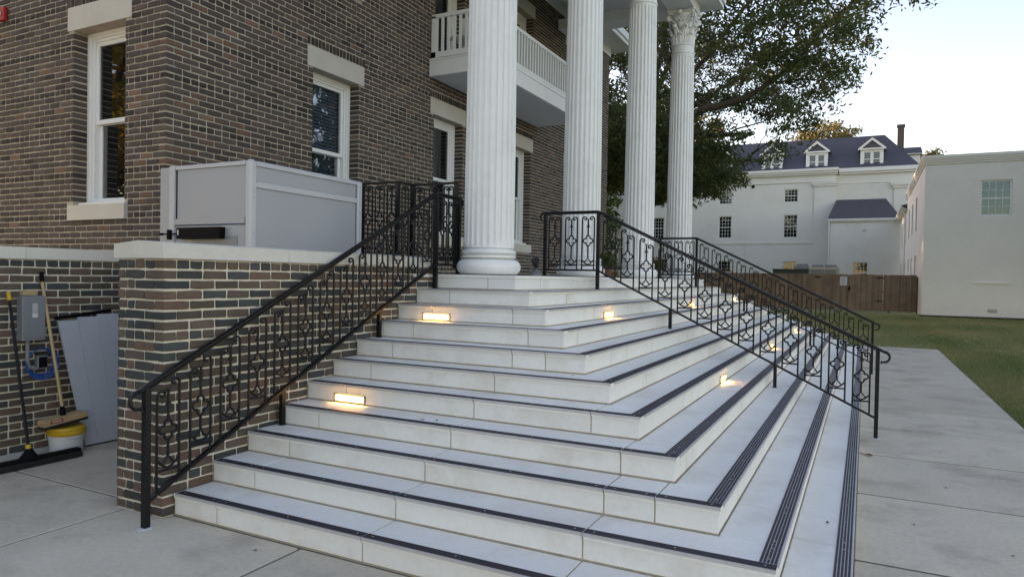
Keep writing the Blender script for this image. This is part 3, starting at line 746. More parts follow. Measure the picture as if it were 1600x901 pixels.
# ================================================================== IRON RAILINGS
def panel_mesh(m_, h, hw=.080, name='baluster_panel'):
    """u = local x (downhill +), z up from bottom rail at u=0; m_ = slope (dz/du <= 0); h = clear height"""
    s = MB(); r_ = .0090; zb = lambda u: m_*u; zt = lambda u: h+m_*u
    def t(p, r=r_, n=6, close=False): s.tube([(u, 0, z) for u, z in p], r, n, close=close, cap=False)
    cr = .030
    for sg in (-1, 1):
        u = sg*hw; top = zt(u)-.020; p = [(u, zb(u)), (u, top-cr)]
        p += [(u-sg*cr*(1-math.cos(a)), top-cr+cr*math.sin(a)) for a in [math.pi/2*i/5 for i in range(1, 6)]]
        # scroll: on over, down and curling back
        cx, cz = u-sg*(cr+.004), top-.020
        for i in range(1, 13):
            a = math.pi/2-sg*0+ i*(math.pi*1.45)/12
            rr = .020*(1-.45*i/12); p.append((cx-sg*.004-sg*rr*math.sin(i*(math.pi*1.45)/12)*1.0, cz+rr*math.cos(i*(math.pi*1.45)/12)))
        t(p)
    zc0 = zb(-hw)+.050            # crossbar at the uphill bar's foot
    t([(-hw, zc0), (hw, zc0)], .0082)
    # lower hoop from bar to bar
    zq = zc0+.012
    t([(-hw, zq+.062), (-hw*.72, zq+.034), (-hw*.4, zq+.014), (0, zq), (hw*.4, zq+.014), (hw*.72, zq+.034), (hw, zq+.062)], .0078)
    t([(-hw*.60, zq+.026), (-hw*.32, zq+.048), (0, zq+.082), (hw*.32, zq+.048), (hw*.60, zq+.026)], .0078)
    zc = h*.53+ (m_*0)            # quatrefoil centre
    t([(0, zq+.080), (0, zc-.066)], .0095)
    ztop = zt(0)-.055
    t([(0, zc+.066), (0, ztop)], .0092)
    for zz in (zq+.088, zc-.072, zc+.072): s.lathe([(.004, -.008), (.010, -.004), (.010, .004), (.004, .008)], (0, 0, zz), 6)
    q = []
    for d_ in range(4):
        a0 = d_*math.pi/2; cx, cz = .037*math.cos(a0), .037*math.sin(a0)
        for i in range(9):
            a = a0-R(112)+R(224)*i/8; q.append((cx+.027*math.cos(a), cz+zc+.027*math.sin(a)))
    t(q, .0085, 6, True)
    # arrow / fleur
    za = ztop-.085
    s.poly([(-.026, -.004, za-.012), (0, -.004, za-.002), (.026, -.004, za-.012), (.012, -.004, za+.012), (.007, -.004, za+.045), (-.007, -.004, za+.045), (-.012, -.004, za+.012)], (0, .008, 0))
    s.poly([(-.008, -.0045, za+.045), (.008, -.0045, za+.045), (.0, -.0045, za+.075)], (0, .009, 0))
    s.lathe([(.004, -.008), (.011, 0), (.004, .008)], (0, 0, ztop), 6)
    for sg in (-1, 1): t([(0, ztop), (sg*.012, ztop+.012), (sg*.026, ztop+.012+m_*sg*.02)], .0045, 5)
    return s.mesh(name, ['metal'])
SLOPE = H/D
HH = .655
pm_s = panel_mesh(-SLOPE, HH); pm_l = panel_mesh(0, HH+.02)
def railing(name, origin, ang, run, label, zoff=0., group='iron stair railings', nlev=3, lev=.72, newel_bot=None):
    """local frame: +x downhill; foot post at x=run, newel at x=0. origin = newel on plan, world z=0"""
    root = empty(name, (origin[0], origin[1], 0), label, 'railing', group)
    ca, sa = math.cos(ang), math.sin(ang)
    T = Matrix.Rotation(ang, 4, 'Z')
    zh = lambda u: NT-SLOPE*u        # handrail centre height
    NT = 2.445+zoff; ZBc = 1.715+zoff   # heights at newel
    zbt = lambda u: ZBc-SLOPE*u
    def add(mb, nm, smooth=False, angle=None):
        me = mb.mesh(nm, ['metal'], smooth, angle); o = bpy.data.objects.new(nm, me); col.objects.link(o); o.parent = root; o.rotation_euler = (0, 0, ang); return o
    # handrail with curled end
    e = run+.055
    p = [(-lev-.02, 0, NT), (0, 0, NT), (run, 0, zh(run)), (e, 0, zh(e)-.004)]
    for i in range(1, 9):
        a = i/8*math.pi*1.15; p.append((e+.052*math.sin(a)*1.0+.004, 0, zh(e)-.05-.004+.05*math.cos(a)-.01*i/8))
    p.append((run+.035, 0, zh(run)-.155))
    s = MB(); s.tube([(-lev-.02, 0, NT), (-.015, 0, NT), (.015, 0, zh(.015))]+p[2:4], .024, 8, ell=(.62, 1.0)); s.tube(p[3:], [.016]*3+[.012]*(len(p)-6), 6)
    s.tube([(-lev-.02, 0, NT), (-lev-.06, 0, NT-.02), (-lev-.075, 0, NT-.06), (-lev-.05, 0, NT-.10), (-lev-.01, 0, NT-.115)], [.018, .016, .013, .011, .009], 6)
    add(s, 'handrail', True, 40)
    s = MB()
    def bar(u0, z0, u1, z1, hw=.019, hh=.011):
        s.add([(u0,-hw,z0-hh),(u1,-hw,z1-hh),(u1,hw,z1-hh),(u0,hw,z0-hh),(u0,-hw,z0+hh),(u1,-hw,z1+hh),(u1,hw,z1+hh),(u0,hw,z0+hh)],[(0,3,2,1),(4,5,6,7),(0,1,5,4),(1,2,6,5),(2,3,7,6),(3,0,4,7)])
    bar(.02, zbt(.02), run-.02, zbt(run-.02)); bar(-lev+.02, ZBc, -.02, ZBc)
    bar(.02, zh(.02)-.024, run-.02, zh(run-.02)-.024, .014, .006); bar(-lev+.02, NT-.020, -.02, NT-.020, .014, .006)
    add(s, 'bottom_rail')
    # posts
    def post(u, z0, z1, w_=.0195):
        s = MB(); s.box(u-w_, u+w_, -w_, w_, z0, z1); s.add([(u-w_*1.5,-w_*1.5,z0),(u+w_*1.5,-w_*1.5,z0),(u+w_*1.5,w_*1.5,z0),(u-w_*1.5,w_*1.5,z0),(u-w_,-w_,z0+.006),(u+w_,-w_,z0+.006),(u+w_,w_,z0+.006),(u-w_,w_,z0+.006)],[(0,1,5,4),(1,2,6,5),(2,3,7,6),(3,0,4,7)]); add(s, 'post')
    post(run, 0, zh(run)-.008); post(0, 10*H, NT-.008)
    for u in (.92, 2.10):
        # which step carries this point
        k = 10-int((u+POSTOFF)/D); post(u, k*H, zbt(u)+.005, .017)
    if lev > .3: post(-lev, 11*H, NT-.008)
    n = 13; sp = (run-.06)/n
    for i in range(n):
        u = .03+sp*(i+.5); o = bpy.data.objects.new('baluster_panel', pm_s); col.objects.link(o); o.parent = root; o.rotation_euler = (0, 0, ang)
        o.location = (u*ca, u*sa, zbt(u)+.010)
    for i in range(nlev):
        u = -lev+.02+(lev-.04)*(i+.5)/nlev; o = bpy.data.objects.new('baluster_panel', pm_l); col.objects.link(o); o.parent = root; o.rotation_euler = (0, 0, ang); o.location = (u*ca, u*sa, ZBc+.010)
    s = MB(); s.lathe([(.05, 0), (.045, .004), (.03, .006)], (run+.005, 0, .0005), 10); me = s.mesh('anchor_patch', ['plaster']); o = bpy.data.objects.new('anchor_patch', me); col.objects.link(o); o.parent = root; o.rotation_euler = (0, 0, ang)
    return root
POSTOFF = .19
railing('stair_railing', (-4.262, 3.30), R(-90), 3.235, 'black iron railing with quatrefoils running up beside the brick cheek wall', nlev=2, lev=.45, zoff=.02)
railing('stair_railing', (-3.245, 5.40), 0, 3.10, 'nearer black iron railing crossing the long flight between first and second column')
railing('stair_railing', (-3.255, 11.06), 0, 3.11, 'farther black iron railing crossing the long flight near the last column')
# small landing railing next to the lift
rb = empty('landing_railing', (-4.9, 3.6, Z0), 'short stepped black iron railing on the landing between lift and first column', 'railing', 'iron stair railings')
zt_, zl_ = 2.635, 1.80
path = [(-4.30, 3.75), (-4.88, 3.75), (-4.88, 3.47), (-5.37, 3.47)]
s = MB(); s.tube([(x, y, zt_) for x, y in path], .022, 8, ell=(.62, 1)); s.build('handrail', 'metal', rb)
s = MB(); s.tube([(x, y, zl_) for x, y in path], .017, 4); s.build('bottom_rail', 'metal', rb)
for x, y in path: box('post', 'metal', rb, x-.02, x+.02, y-.02, y+.02, Z0 if x < -4.8 else 1.70, zt_-.01)
pm_b = panel_mesh(0, zt_-zl_-.03, .06)
for (x0, y0), (x1, y1), n in zip(path[:-1], path[1:], (3, 1, 3)):
    for i in range(n):
        t = (i+.5)/n; o = link('baluster_panel', pm_b, rb, (x0+(x1-x0)*t, y0+(y1-y0)*t, zl_+.01)); o.rotation_euler = (0, 0, math.atan2(y1-y0, x1-x0))

# ================================================================== PLATFORM LIFT ENCLOSURE
lf = empty('platform_lift', (-5.5, 2.2, 0), 'grey metal platform lift enclosure standing behind the brick cheek wall', 'wheelchair lift')
LX0, LX1, LY0, LY1, LZ = -6.14, -4.95, 1.49, 2.96, 2.575
s = MB(); s.bbox(LX1-.075, LX1, LY0, LY0+.075, 0, LZ+.005, b=.018); s.build('corner_post', 'liftframe', lf)
s = MB(); s.bbox(LX1-.07, LX1, LY1-.07, LY1, 0, LZ-.005, b=.012); s.build('corner_post', 'liftframe', lf)
s = MB(); s.bbox(-6.00, -5.93, LY0+.002, LY0+.07, 0, LZ, b=.008); s.build('corner_post', 'liftframe', lf)
box('jamb_panel', 'lift', lf, LX0, -6.002, LY0+.02, LY0+.06, 0, LZ-.01)
box('side_rail', 'liftframe', lf, LX1-.06, LX1-.008, LY0+.076, LY1-.071, LZ-.045, LZ-.003, b=.008)
box('side_rail', 'liftframe', lf, LX1-.06, LX1-.008, LY0+.076, LY1-.071, 2.345, 2.40, b=.012)
box('upper_side_panel', 'lift', lf, LX1-.04, LX1-.022, LY0+.078, LY1-.085, 2.402, LZ-.047)
box('lower_side_panel', 'lift', lf, LX1-.04, LX1-.022, LY0+.078, LY1-.085, .05, 2.343)
box('shadow_gap', 'black', lf, LX1-.045, LX1-.03, LY1-.087, LY1-.069, .05, LZ-.05)
box('door_rail', 'liftframe', lf, -5.928, LX1-.078, LY0+.008, LY0+.05, LZ-.04, LZ-.004, b=.006)
box('door_rail', 'lift', lf, -5.928, LX1-.078, LY0+.008, LY0+.05, 2.035, 2.09)
box('door_panel', 'lift', lf, -5.905, LX1-.08, LY0+.022, LY0+.04, 2.092, LZ-.042)
box('door_gap', 'black', lf, -5.927, -5.906, LY0+.025, LY0+.045, 2.092, LZ-.042)
box('lower_door_panel', 'lift', lf, -5.926, LX1-.08, LY0+.018, LY0+.042, .05, 2.022)
box('door_window', 'elec', lf, -5.7, -5.12, LY0+.012, LY0+.0175, 1.2, 1.93)
box('back_wall', 'lift', lf, LX0, LX0+.03, LY0+.07, LY1, 0, LZ-.02); box('back_wall', 'lift', lf, LX0+.03, LX1-.075, LY1-.04, LY1-.01, 0, LZ-.03)
s = MB()
for z in (.4, 1.0, 1.6, 1.95, 2.25, 2.5):
    s.box(LX1-.001, LX1+.002, LY0+.034, LY0+.041, z, z+.007); s.box(LX1-.001, LX1+.002, LY1-.04, LY1-.033, z, z+.007); s.box(-5.97, -5.963, LY0-.001, LY0+.003, z, z+.007)
s.build('screws', 'elec', lf, kind='stuff')
cl = MB(); cl.box(-5.83, -5.27, LY0-.045, LY0+.015, 1.905, 2.005); cl.box(-5.33, -5.27, LY0-.047, LY0-.0455, 1.91, 2.004)
c_ = cl.build('door_closer', 'black', lf)
s = MB(); s.box(-6.06, -5.83, LY0-.022, LY0-.012, 1.945, 1.957); s.box(-5.98, -5.95, LY0-.03, LY0, 1.90, 1.99); s.tube([(-6.09, LY0-.017, 1.951), (-6.05, LY0-.017, 1.951)], .012, 8); s.build('closer_arm', 'black', c_)
box('sticker', 'wplastic', c_, -5.815, -5.80, LY0-.0465, LY0-.0452, 1.94, 1.985)

# ================================================================== THINGS BY THE LOW WALL
eb = empty('electrical_box', (XB, .75, .98), 'grey electrical switch box with sticker on the low brick wall', 'electrical box')
s = MB(); s.bbox(XB+.001, XB+.095, .655, .845, .985, 1.375, b=.006); s.build('housing', 'elec', eb)
s = MB(); s.bbox(XB+.095, XB+.103, .672, .838, 1.01, 1.355, b=.003); s.build('door', 'elec', eb)
s = MB(); s.box(XB+.103, XB+.106, .70, .815, 1.05, 1.31); s.build('embossed_panel', 'elec', eb)
s = MB(); s.box(XB+.106, XB+.107, .728, .772, 1.23, 1.31, 0); s.box(XB+.106, XB+.107, .728, .772, 1.185, 1.225, 1); s.build('sticker', ['alu', 'wplastic'], eb)
s = MB(); s.tube([(XB+.11, .86, 1.16), (XB+.06, .86, 1.16)], .012, 8); s.box(XB+.04, XB+.07, .846, .872, 1.13, 1.20); s.build('switch_handle', 'red', eb)
s = MB(); s.tube([(XB+.05, .72, .985), (XB+.05, .72, .80), (XB+.045, .74, .74), (XB+.045, .80, .73)], .016, 8); s.build('conduit', 'elec', eb)
s = MB(); s.box(XB+.001, XB+.05, .68, .80, 1.38, 1.42); s.build('wood_block', 'wood', eb)
ob = empty('outlet_box', (XB, .84, .74), 'small grey outlet box inside the blue cable coil', 'electrical box')
s = MB(); s.bbox(XB+.001, XB+.06, .80, .885, .725, .84, b=.004); s.build('housing', 'elec', ob); box('cover', 'black', ob, XB+.0605, XB+.066, .808, .877, .735, .83)
s = MB()
for q in range(6):
    p = []; r0 = .108+.006*q; ph = random.random()
    for i in range(28):
        a = 2*math.pi*i/28; p.append((XB+.02+.008*q+.004*math.sin(3*a+ph*6), .845+(r0+.004*math.sin(2*a+ph*5))*math.cos(a), .785-.004*q+(r0*1.02)*math.sin(a)))
    s.tube(p, .0042, 5, close=True)
o = s.build('cable_coil', 'blue', None, True); tag(o, 'coil of blue cable hung round the small outlet box', 'cable')
# leaning sheet of three boards
sh = empty('leaning_sheet', (-6.6, 1.25, 0), 'grey painted sheet of three boards leaning on the low wall by the pier', 'board')
top = [(.965, 1.135), (1.145, 1.155), (1.33, 1.17), (1.54, 1.185)]; bot = [(1.085, .0), (1.20, .0), (1.36, .0), (1.49, .0)]
for i in range(3):
    (a, za), (b, zb_) = top[i], top[i+1]; (c, _), (d, _) = bot[i], bot[i+1]; g_ = .0007
    hi = za+.006*(i+1)
    s = MB(); s.poly([(-6.575, c+g_, .012), (-6.575, d-g_, .012), (XB+.045, b-g_, hi), (XB+.045, a+g_, hi)], (.004+.018, 0, .004)); s.build('board', 'board', sh)
s = MB(); s.poly([(XB+.012, .965, 1.15), (XB+.012, 1.48, 1.205), (XB+.012, 1.48, 1.235), (XB+.012, .965, 1.18)], (.03, 0, 0)); s.build('rubber_edge', 'black', sh); s = MB(); s.poly([(-6.60, 1.10, .002), (-6.60, 1.48, .002), (-6.575, 1.48, .010), (-6.575, 1.10, .010)], (.02, 0, 0)); s.build('rubber_edge', 'black', sh)
# push broom
pb = empty('push_broom', (-6.32, .48, 0), 'wide black push broom with yellow collar leaning on the low wall', 'broom')
s = MB(); s.tube([(-6.31, .475, .12), (-6.80, .575, 1.33)], .0125, 8); s.build('handle', 'metal', pb)
s = MB(); s.tube([(-6.802, .575, 1.335), (-6.835, .582, 1.405)], .018, 10); s.build('grip', 'yellow', pb); s = MB(); s.tube([(-6.318, .477, .135), (-6.333, .48, .175)], .021, 10); s.build('collar', 'yellow', pb)
s = MB(); s.bbox(-6.345, -6.275, .06, .885, .05, .078, b=.01); s.lathe([(.07, .0), (.035, .05), (.022, .075)], (-6.312, .478, .076), 12); s.build('head', 'black', pb)
s = MB(); s.bbox(-6.35, -6.265, .055, .89, .002, .05, b=.008); s.build('bristles', 'bristle', pb)
# bucket, lid and wooden broom
bk = empty('bucket', (-6.54, .905, 0), 'white plastic bucket with yellow lid below the wooden broom', 'bucket')
s = MB(); s.lathe([(.122, 0), (.126, .01), (.134, .14), (.141, .142), (.141, .158), (.135, .160)], (-6.54, .905, .001), 32); s.build('pail', 'wplastic', bk, True, 40)
s = MB(); s.lathe([(.143, 0), (.149, .010), (.149, .028), (.142, .035), (.147, .048), (.145, .062), (.137, .070), (.10, .072)], (-6.54, .905, .161), 32); s.build('lid', 'yellow', bk, True, 40)
s = MB(); s.tube([(-6.54+.15*math.cos(a), .905+.15*math.sin(a), .16-.05*math.sin((a+.6)*1.0)) for a in [-.6+i*.12 for i in range(20)]], .003, 5); s.build('bail_handle', 'alu', bk)
wb = empty('wooden_broom', (-6.52, .86, .25), 'broom with pale wooden handle and block resting on the bucket', 'broom')
s = MB(); s.tube([(-6.535, .865, .40), (-6.825, .85, 1.50)], .0135, 10); s.build('handle', 'wood', wb, True, 40)
s = MB(); s.tube([(-6.825, .85, 1.497), (-6.845+.015, .849, 1.585)], .0165, 10); s.build('grip', 'black', wb)
s = MB(); s.tube([(-6.515, .866, .30), (-6.537, .865, .41)], [.026, .018], 10); s.build('socket', 'black', wb)
s = MB(); s.poly([(-6.57, .68, .262), (-6.57, 1.045, .300), (-6.57, 1.045, .338), (-6.57, 1.02, .350), (-6.57, .69, .318), (-6.57, .675, .30)], (.11, 0, 0)); hb = s.build('head', 'woodh', wb)
s = MB(); s.poly([(-6.575, .685, .240), (-6.575, 1.045, .278), (-6.575, 1.045, .299), (-6.575, .68, .261)], (.12, 0, 0)); s.build('bristles', 'bristle', wb)
s = MB(); s.poly([(-6.459, .725, .283), (-6.459, .83, .294), (-6.459, .83, .318), (-6.459, .725, .307)], (.0015, 0, 0)); s.poly([(-6.4573, .74, .2935), (-6.4573, .815, .301), (-6.4573, .815, .309), (-6.4573, .74, .3015)], (.0008, 0, 0), 1); s.build('maker_label', ['red', 'wplastic'], hb)
# fire alarm strobe
fa = empty('fire_alarm', (-9.67, YL, 4.7), 'red fire alarm strobe high on the brick wall at the left edge', 'alarm')
s = MB(); s.bbox(-9.73, -9.59, YL-.055, YL-.004, 4.60, 4.76, b=.01); s.build('housing', 'red', fa)
s = MB(); s.bbox(-9.69, -9.63, YL-.085, YL-.055, 4.66, 4.70, b=.008); s.build('strobe_lens', 'wplastic', fa)

# floodlights on the landing
def flood(x, y, tgt, label):
    r0 = empty('floodlight', (x, y, Z0), label, 'floodlight', 'floodlights at the column feet')
    s = MB(); s.lathe([(.075, 0), (.075, .045), (.05, .07), (.02, .075), (.02, .10)], (x, y, Z0+.001), 16); s.build('mount', 'elec', r0, True, 40)
    d = (Vector(tgt)-Vector((x, y, Z0+.16))).normalized()
    s = MB(); c0 = Vector((x, y, Z0+.16)); s.tube([c0-d*.05, c0-d*.03, c0+d*.05, c0+d*.075], [.03, .045, .052, .056], 14); s.build('lamp_head', 'bezel', r0, True, 40)
    s = MB(); s.tube([c0+d*.0755, c0+d*.078], .046, 14); s.build('lens', 'floodlens', r0)
    ld = bpy.data.lights.new('flood_lamp', 'SPOT'); ld.energy = 4; ld.color = (1, .78, .5); ld.spot_size = R(38); ld.spot_blend = .8; ld.shadow_soft_size = 0
    lo = bpy.data.objects.new('flood_lamp', ld); col.objects.link(lo); lo.parent = r0; lo.location = c0+d*.10-Vector((x, y, Z0)); lo.rotation_euler = (-d).to_track_quat('Z', 'Y').to_euler()
flood(-4.15, 5.52, (-3.72, 3.9, 3.3), 'bluish floodlight on the landing floor aimed at the nearest column')
flood(-4.25, 10.9, (-3.75, 9.2, 3.2), 'floodlight on the landing floor by the potted plant')
flood(-4.15, 8.0, (-3.75, 6.5, 3.2), 'floodlight on the landing floor between the second and third columns')
# potted plants
def plant(x, y, zb, label, leafm='leafg', flowers=False):
    r0 = empty('potted_plant', (x, y, zb), label, 'plant')
    s = MB(); s.lathe([(.10, 0), (.15, .20), (.165, .21), (.165, .24), (.14, .24)], (x, y, zb+.001), 20); s.build('pot', 'terra', r0, True, 40)
    n = 420; d = rng.normal(0, 1, (n, 3)); d /= np.linalg.norm(d, axis=1)[:, None]; d[:, 2] = np.abs(d[:, 2])
    c = np.array([x, y, zb+.22])+d*(rng.random((n, 1))**.5)*np.array([.27, .27, .30])
    soup('foliage', leafquads(c, .045, .02), 4, leafm, rng.random(n), r0)
    if flowers:
        s = MB()
        for i in range(12): s.lathe([(.005, -.02), (.022, 0), (.005, .02)], (x+random.uniform(-.2, .2), y+random.uniform(-.2, .2), zb+random.uniform(.35, .55)), 6)
        s.build('blossoms', 'red', r0)
def leafquads(c, L_, W2, droop=0.):
    n = len(c); a = rng.normal(0, 1, (n, 3)); a[:, 2] -= droop; a /= np.linalg.norm(a, axis=1)[:, None]
    b = np.cross(a, rng.normal(0, 1, (n, 3))); b /= np.linalg.norm(b, axis=1)[:, None]+1e-9
    sc = (.7+.6*rng.random((n, 1)))
    p = np.stack([c-a*L_*sc, c+b*W2*sc-a*L_*.1*sc, c+a*L_*sc, c-b*W2*sc-a*L_*.1*sc], 1)
    return p.reshape(-1, 3)
plant(-4.75, 9.95, Z0, 'leafy potted plant on the landing beyond the second column')
plant(-4.7, 13.6, Z0, 'potted plant with red blossoms beyond the last column', flowers=True)

# dead leaves
lm = MB(); lm.add([(-.035,0,.004),(-.01,.02,.010),(.035,.004,.006),(.045,0,.012),(.03,-.012,.004),(-.005,-.022,.012)], [(0,1,5),(1,2,5),(2,4,5),(2,3,4)]); lme = lm.mesh('fallen_leaf', ['leafdead'])
for i, (x, y, z, sc) in enumerate([(-.22, 4.55, 0, 1.5), (.33, 3.72, 0, .45), (.05, 2.62, 0, .4), (.55, 2.3, 0, .35), (.7, 4.2, 0, .3), (-3.05, 1.33, 4*H, .5), (-2.95, 1.36, 4*H, .5), (-3.4, .15, 0, .4), (-2.2, 2.05, 6*H, .4), (-.45, 1.9, H, .5)]):
    o = link('fallen_leaf', lme, None, (x, y, z+.001)); o.rotation_euler = (0, 0, random.random()*6); o.scale = (sc, sc, sc)
    tag(o, ('largest curled dead leaf beside the lowest grip strip near the railing foot', 'brown dead leaf right of the strips in the middle of the walkway', 'dead leaf in the front part of the walkway near the bottom strip', 'tiny dead leaf nearest the lower right corner of the walkway', 'small dead leaf at the right side of the walkway', 'left of two specks of leaf on the fourth tread', 'right of two specks of leaf on the fourth tread', 'speck of leaf on the concrete before the bottom left step', 'speck of leaf on the sixth tread of the left flight', 'small leaf lying on the bottom tread of the long flight')[i], 'leaf', 'dead leaves on the paving and steps')

# ================================================================== BACKGROUND BUILDINGS
def far_window(root, x0, x1, z0, z1, y, nx, ny, axis='y', mt='wframe', frame=.07, rail=True, sill=True, rec=.10, gm='glassfar'):
    """axis 'y': faces -y at plane y. axis 'x': faces -x at plane x=y"""
    def P(s, a0, a1, d0, d1, c0, c1):
        if axis == 'y': s.box(a0, a1, y+d0, y+d1, c0, c1)
        else: s.box(y+d0, y+d1, a0, a1, c0, c1)
    s = MB()
    P(s, x0, x0+frame, -.02, .06, z0, z1); P(s, x1-frame, x1, -.02, .06, z0, z1); P(s, x0+frame, x1-frame, -.019, .06, z1-frame, z1); P(s, x0+frame, x1-frame, -.019, .06, z0, z0+frame)
    if rail: zm = (z0+z1)/2; P(s, x0+frame, x1-frame, -.015, .05, zm-.035, zm+.035)
    for i in range(1, nx): xx = x0+frame+(x1-x0-2*frame)*i/nx; P(s, xx-.012, xx+.012, .0, .045, z0+frame, z1-frame)
    for i in range(1, ny): zz = z0+frame+(z1-z0-2*frame)*i/ny; P(s, x0+frame, x1-frame, .001, .044, zz-.012, zz+.012)
    f = s.build('window', mt, root)
    s = MB(); P(s, x0+frame*.9, x1-frame*.9, .03, .04, z0+frame*.9, z1-frame*.9); s.build('pane', gm, f)
    s = MB(); P(s, x0+.02, x1-.02, .055, .075, z0+.02, z1-.02); s.build('dark_interior', 'dark', f)
    if sill: s = MB(); P(s, x0-.08, x1+.08, -.09, .02, z0-.12, z0-.003); s.build('sill', mt, f)
wbd = empty('white_mansion', (-14, 76, 0), 'long white painted building with slate roof, dormers and cornice behind the tree', 'building')
def wallholes(name, mt, x0, x1, z0, z1, y0, y1, holes, root, axis='y'):
    fmap = (lambda a, b, d0, d1: (a, b, d0, d1)) if axis == 'y' else (lambda a, b, d0, d1: (d0, d1, a, b))
    return grid_wall(name, mt, fmap, [x0, x1], [z0, z1], holes, y0, y1, root)
wins = []
for x0 in (-28.0, -21.3, -14.18, -7.80):
    wins += [(x0, x0+1.30, 9.60, 10.90), (x0, x0+1.30, 6.05, 8.33), (x0, x0+1.30, 1.40, 3.67)]
wallholes('wall', 'farwhite', -42, -3.12, -.1, 12.2, 72, 72.3, wins, wbd)
for a in wins: far_window(wbd, a[0], a[1], a[2], a[3], 72.14, 4, 4 if a[3]-a[2] < 1.5 else 6, rec=.1, mt='trim')
s = MB(); s.box(-5.0, -3.12, 71.82, 71.998, -.1, 11.05); s.box(-5.12, -3.0, 71.70, 71.998, 11.05, 11.25); s.box(-5.2, -2.92, 71.62, 71.998, 11.25, 11.42); s.build('pilaster', 'farwhite', wbd)
s = MB(); s.box(-42, -3.12, 71.93, 71.998, 5.42, 5.60); s.box(-42, -3.10, 71.90, 71.998, 11.50, 11.62); s.build('string_course', 'farwhite', wbd)
s = MB(); s.box(-42, -3.05, 71.75, 72.3, 12.2, 12.36); s.box(-42, -2.95, 71.55, 73.4, 12.36, 12.55); s.box(-42, -2.85, 71.40, 73.4, 12.55, 12.80); s.build('cornice', 'trim', wbd)
box('wall', 'farwhite', wbd, -3.12, 10, 73, 73.3, -.1, 12.25); box('wall', 'farwhite', wbd, -3.4, -3.12, 72.3, 73, -.1, 12.2)
s = MB(); s.box(-2.84, 4.0, 72.75, 73.3, 12.25, 12.45); s.box(-2.84, 4.1, 72.55, 73.5, 12.45, 12.82); s.box(-3.12, 2.1, 72.94, 72.998, 11.35, 11.45); s.build('cornice', 'trim', wbd)
s = MB(); s.box(1.95, 3.5, 72.85, 72.998, -.1, 10.75); s.box(1.8, 3.6, 72.75, 72.998, 10.75, 11.0); s.box(1.65, 3.7, 72.65, 72.998, 11.0, 11.3); s.build('pilaster', 'farwhite', wbd)
s = MB(); s.add([(-42, 72.9, 12.8), (4.1, 72.9, 12.8), (1.1, 77, 16.65), (-42, 77, 16.65), (4.1, 81, 12.8), (-42, 81, 12.8)], [(0,1,2,3),(1,4,2),(3,2,4,5)]); s.build('roof', 'slate', wbd)
for xc in (-.02, -4.95, -9.2, -14.2, -19.2, -24.2):
    s = MB(); y0 = 73.4
    s.box(xc-1.0, xc-.72, y0, y0+3, 12.9, 14.62); s.box(xc+.72, xc+1.0, y0, y0+3, 12.9, 14.62); s.box(xc-.72, xc+.72, y0+.001, y0+3, 14.42, 14.62); s.box(xc-.72, xc+.72, y0+.001, y0+1, 12.9, 13.03); s.box(xc-.09, xc+.09, y0+.001, y0+.3, 13.03, 14.42)
    dm = s.build('dormer', 'trim', wbd)
    s = MB(); s.poly([(xc-1.02, y0-.05, 14.7), (xc+1.02, y0-.05, 14.7), (xc, y0-.05, 15.6)], (0, 4, 0)); s.build('gable', 'slate', dm)
    s = MB(); s.box(xc-1.22, xc+1.22, y0-.22, y0+.1, 14.62, 14.76)
    for sg in (-1, 1): s.poly([(xc+sg*1.22, y0-.22, 14.76), (xc+sg*.92, y0-.22, 14.76), (xc, y0-.22, 15.52), (xc, y0-.22, 15.80)], (0, .3, 0))
    s.build('pediment', 'trim', dm)
    s = MB()
    for sg in (-1, 1): s.poly([(xc+sg*1.24, y0-.2, 14.80), (xc, y0-.2, 15.84), (xc, y0+3.5, 15.84), (xc+sg*1.24, y0+2.2, 14.80)], (0, 0, .03))
    s.build('dormer_roof', 'slate', dm)
    for sg in (-1, 1):
        a = xc+.09 if sg > 0 else xc-.72; far_window(dm, a, a+.63, 13.03, 14.42, y0+.10, 1, 1, mt='trim', frame=.06, sill=False)
ck = MB(); ck.box(2.2, 2.77, 75.6, 76.3, 12.5, 17.1); ck.box(2.13, 2.84, 75.53, 76.37, 17.1, 17.3); ck.build('chimney', mat('chimney_brick', (.10, .08, .07), .9, .25, 6, 40), wbd)
s = MB(); s.box(3.3, 4.3, 77.6, 79, 13.3, 14.55); s.build('rear_dormer', 'trim', wbd); s = MB(); s.box(2.6, 4.45, 77.4, 79.2, 14.56, 14.65); s.add([(2.5, 77.35, 14.66), (4.5, 77.35, 14.66), (4.4, 78.6, 15.5), (2.2, 78.6, 15.5)], [(0,1,2,3)]); s.build('rear_dormer_roof', 'slate', wbd)
s = MB(); s.tube([(-10.8, 71.9, 11.3), (-10.8, 72, 11.3)], .16, 12); s.build('round_vent', 'black', wbd)
s = MB(); s.tube([(-11.4, 71.95, 0), (-11.4, 71.95, 5.4)], .03, 6); s.build('conduit', 'trim', wbd)
# wing with hipped roof
wg = empty('low_wing', (-.6, 70, 0), 'low white wing with dark hipped roof between the two pale buildings', 'building')
wallholes('wall', 'farwhite', -3.3, 2.3, -.1, 7.25, 68, 68.3, [(-1.39, -.13, 1.6, 3.50), (-.64, -.34, 6.2, 6.5)], wg)
far_window(wg, -1.39, -.13, 1.6, 3.50, 68.12, 4, 4, mt='trim')
s = MB()
for i in range(4): s.box(-.64, -.34, 68.05, 68.1, 6.2+.075*i, 6.24+.075*i)
s.build('vent', 'alu', wg); box('wall', 'farwhite', wg, -3.3, -3.0, 68.3, 71.8, -.1, 7.25)
s = MB(); s.box(-3.5, 2.3, 67.75, 68.3, 7.25, 7.36); s.box(-3.55, 2.3, 67.68, 68.3, 7.36, 7.48); s.tube([(-3.42, 67.8, 7.3), (-3.42, 67.8, 0)], .05, 8); s.build('gutter', 'trim', wg)
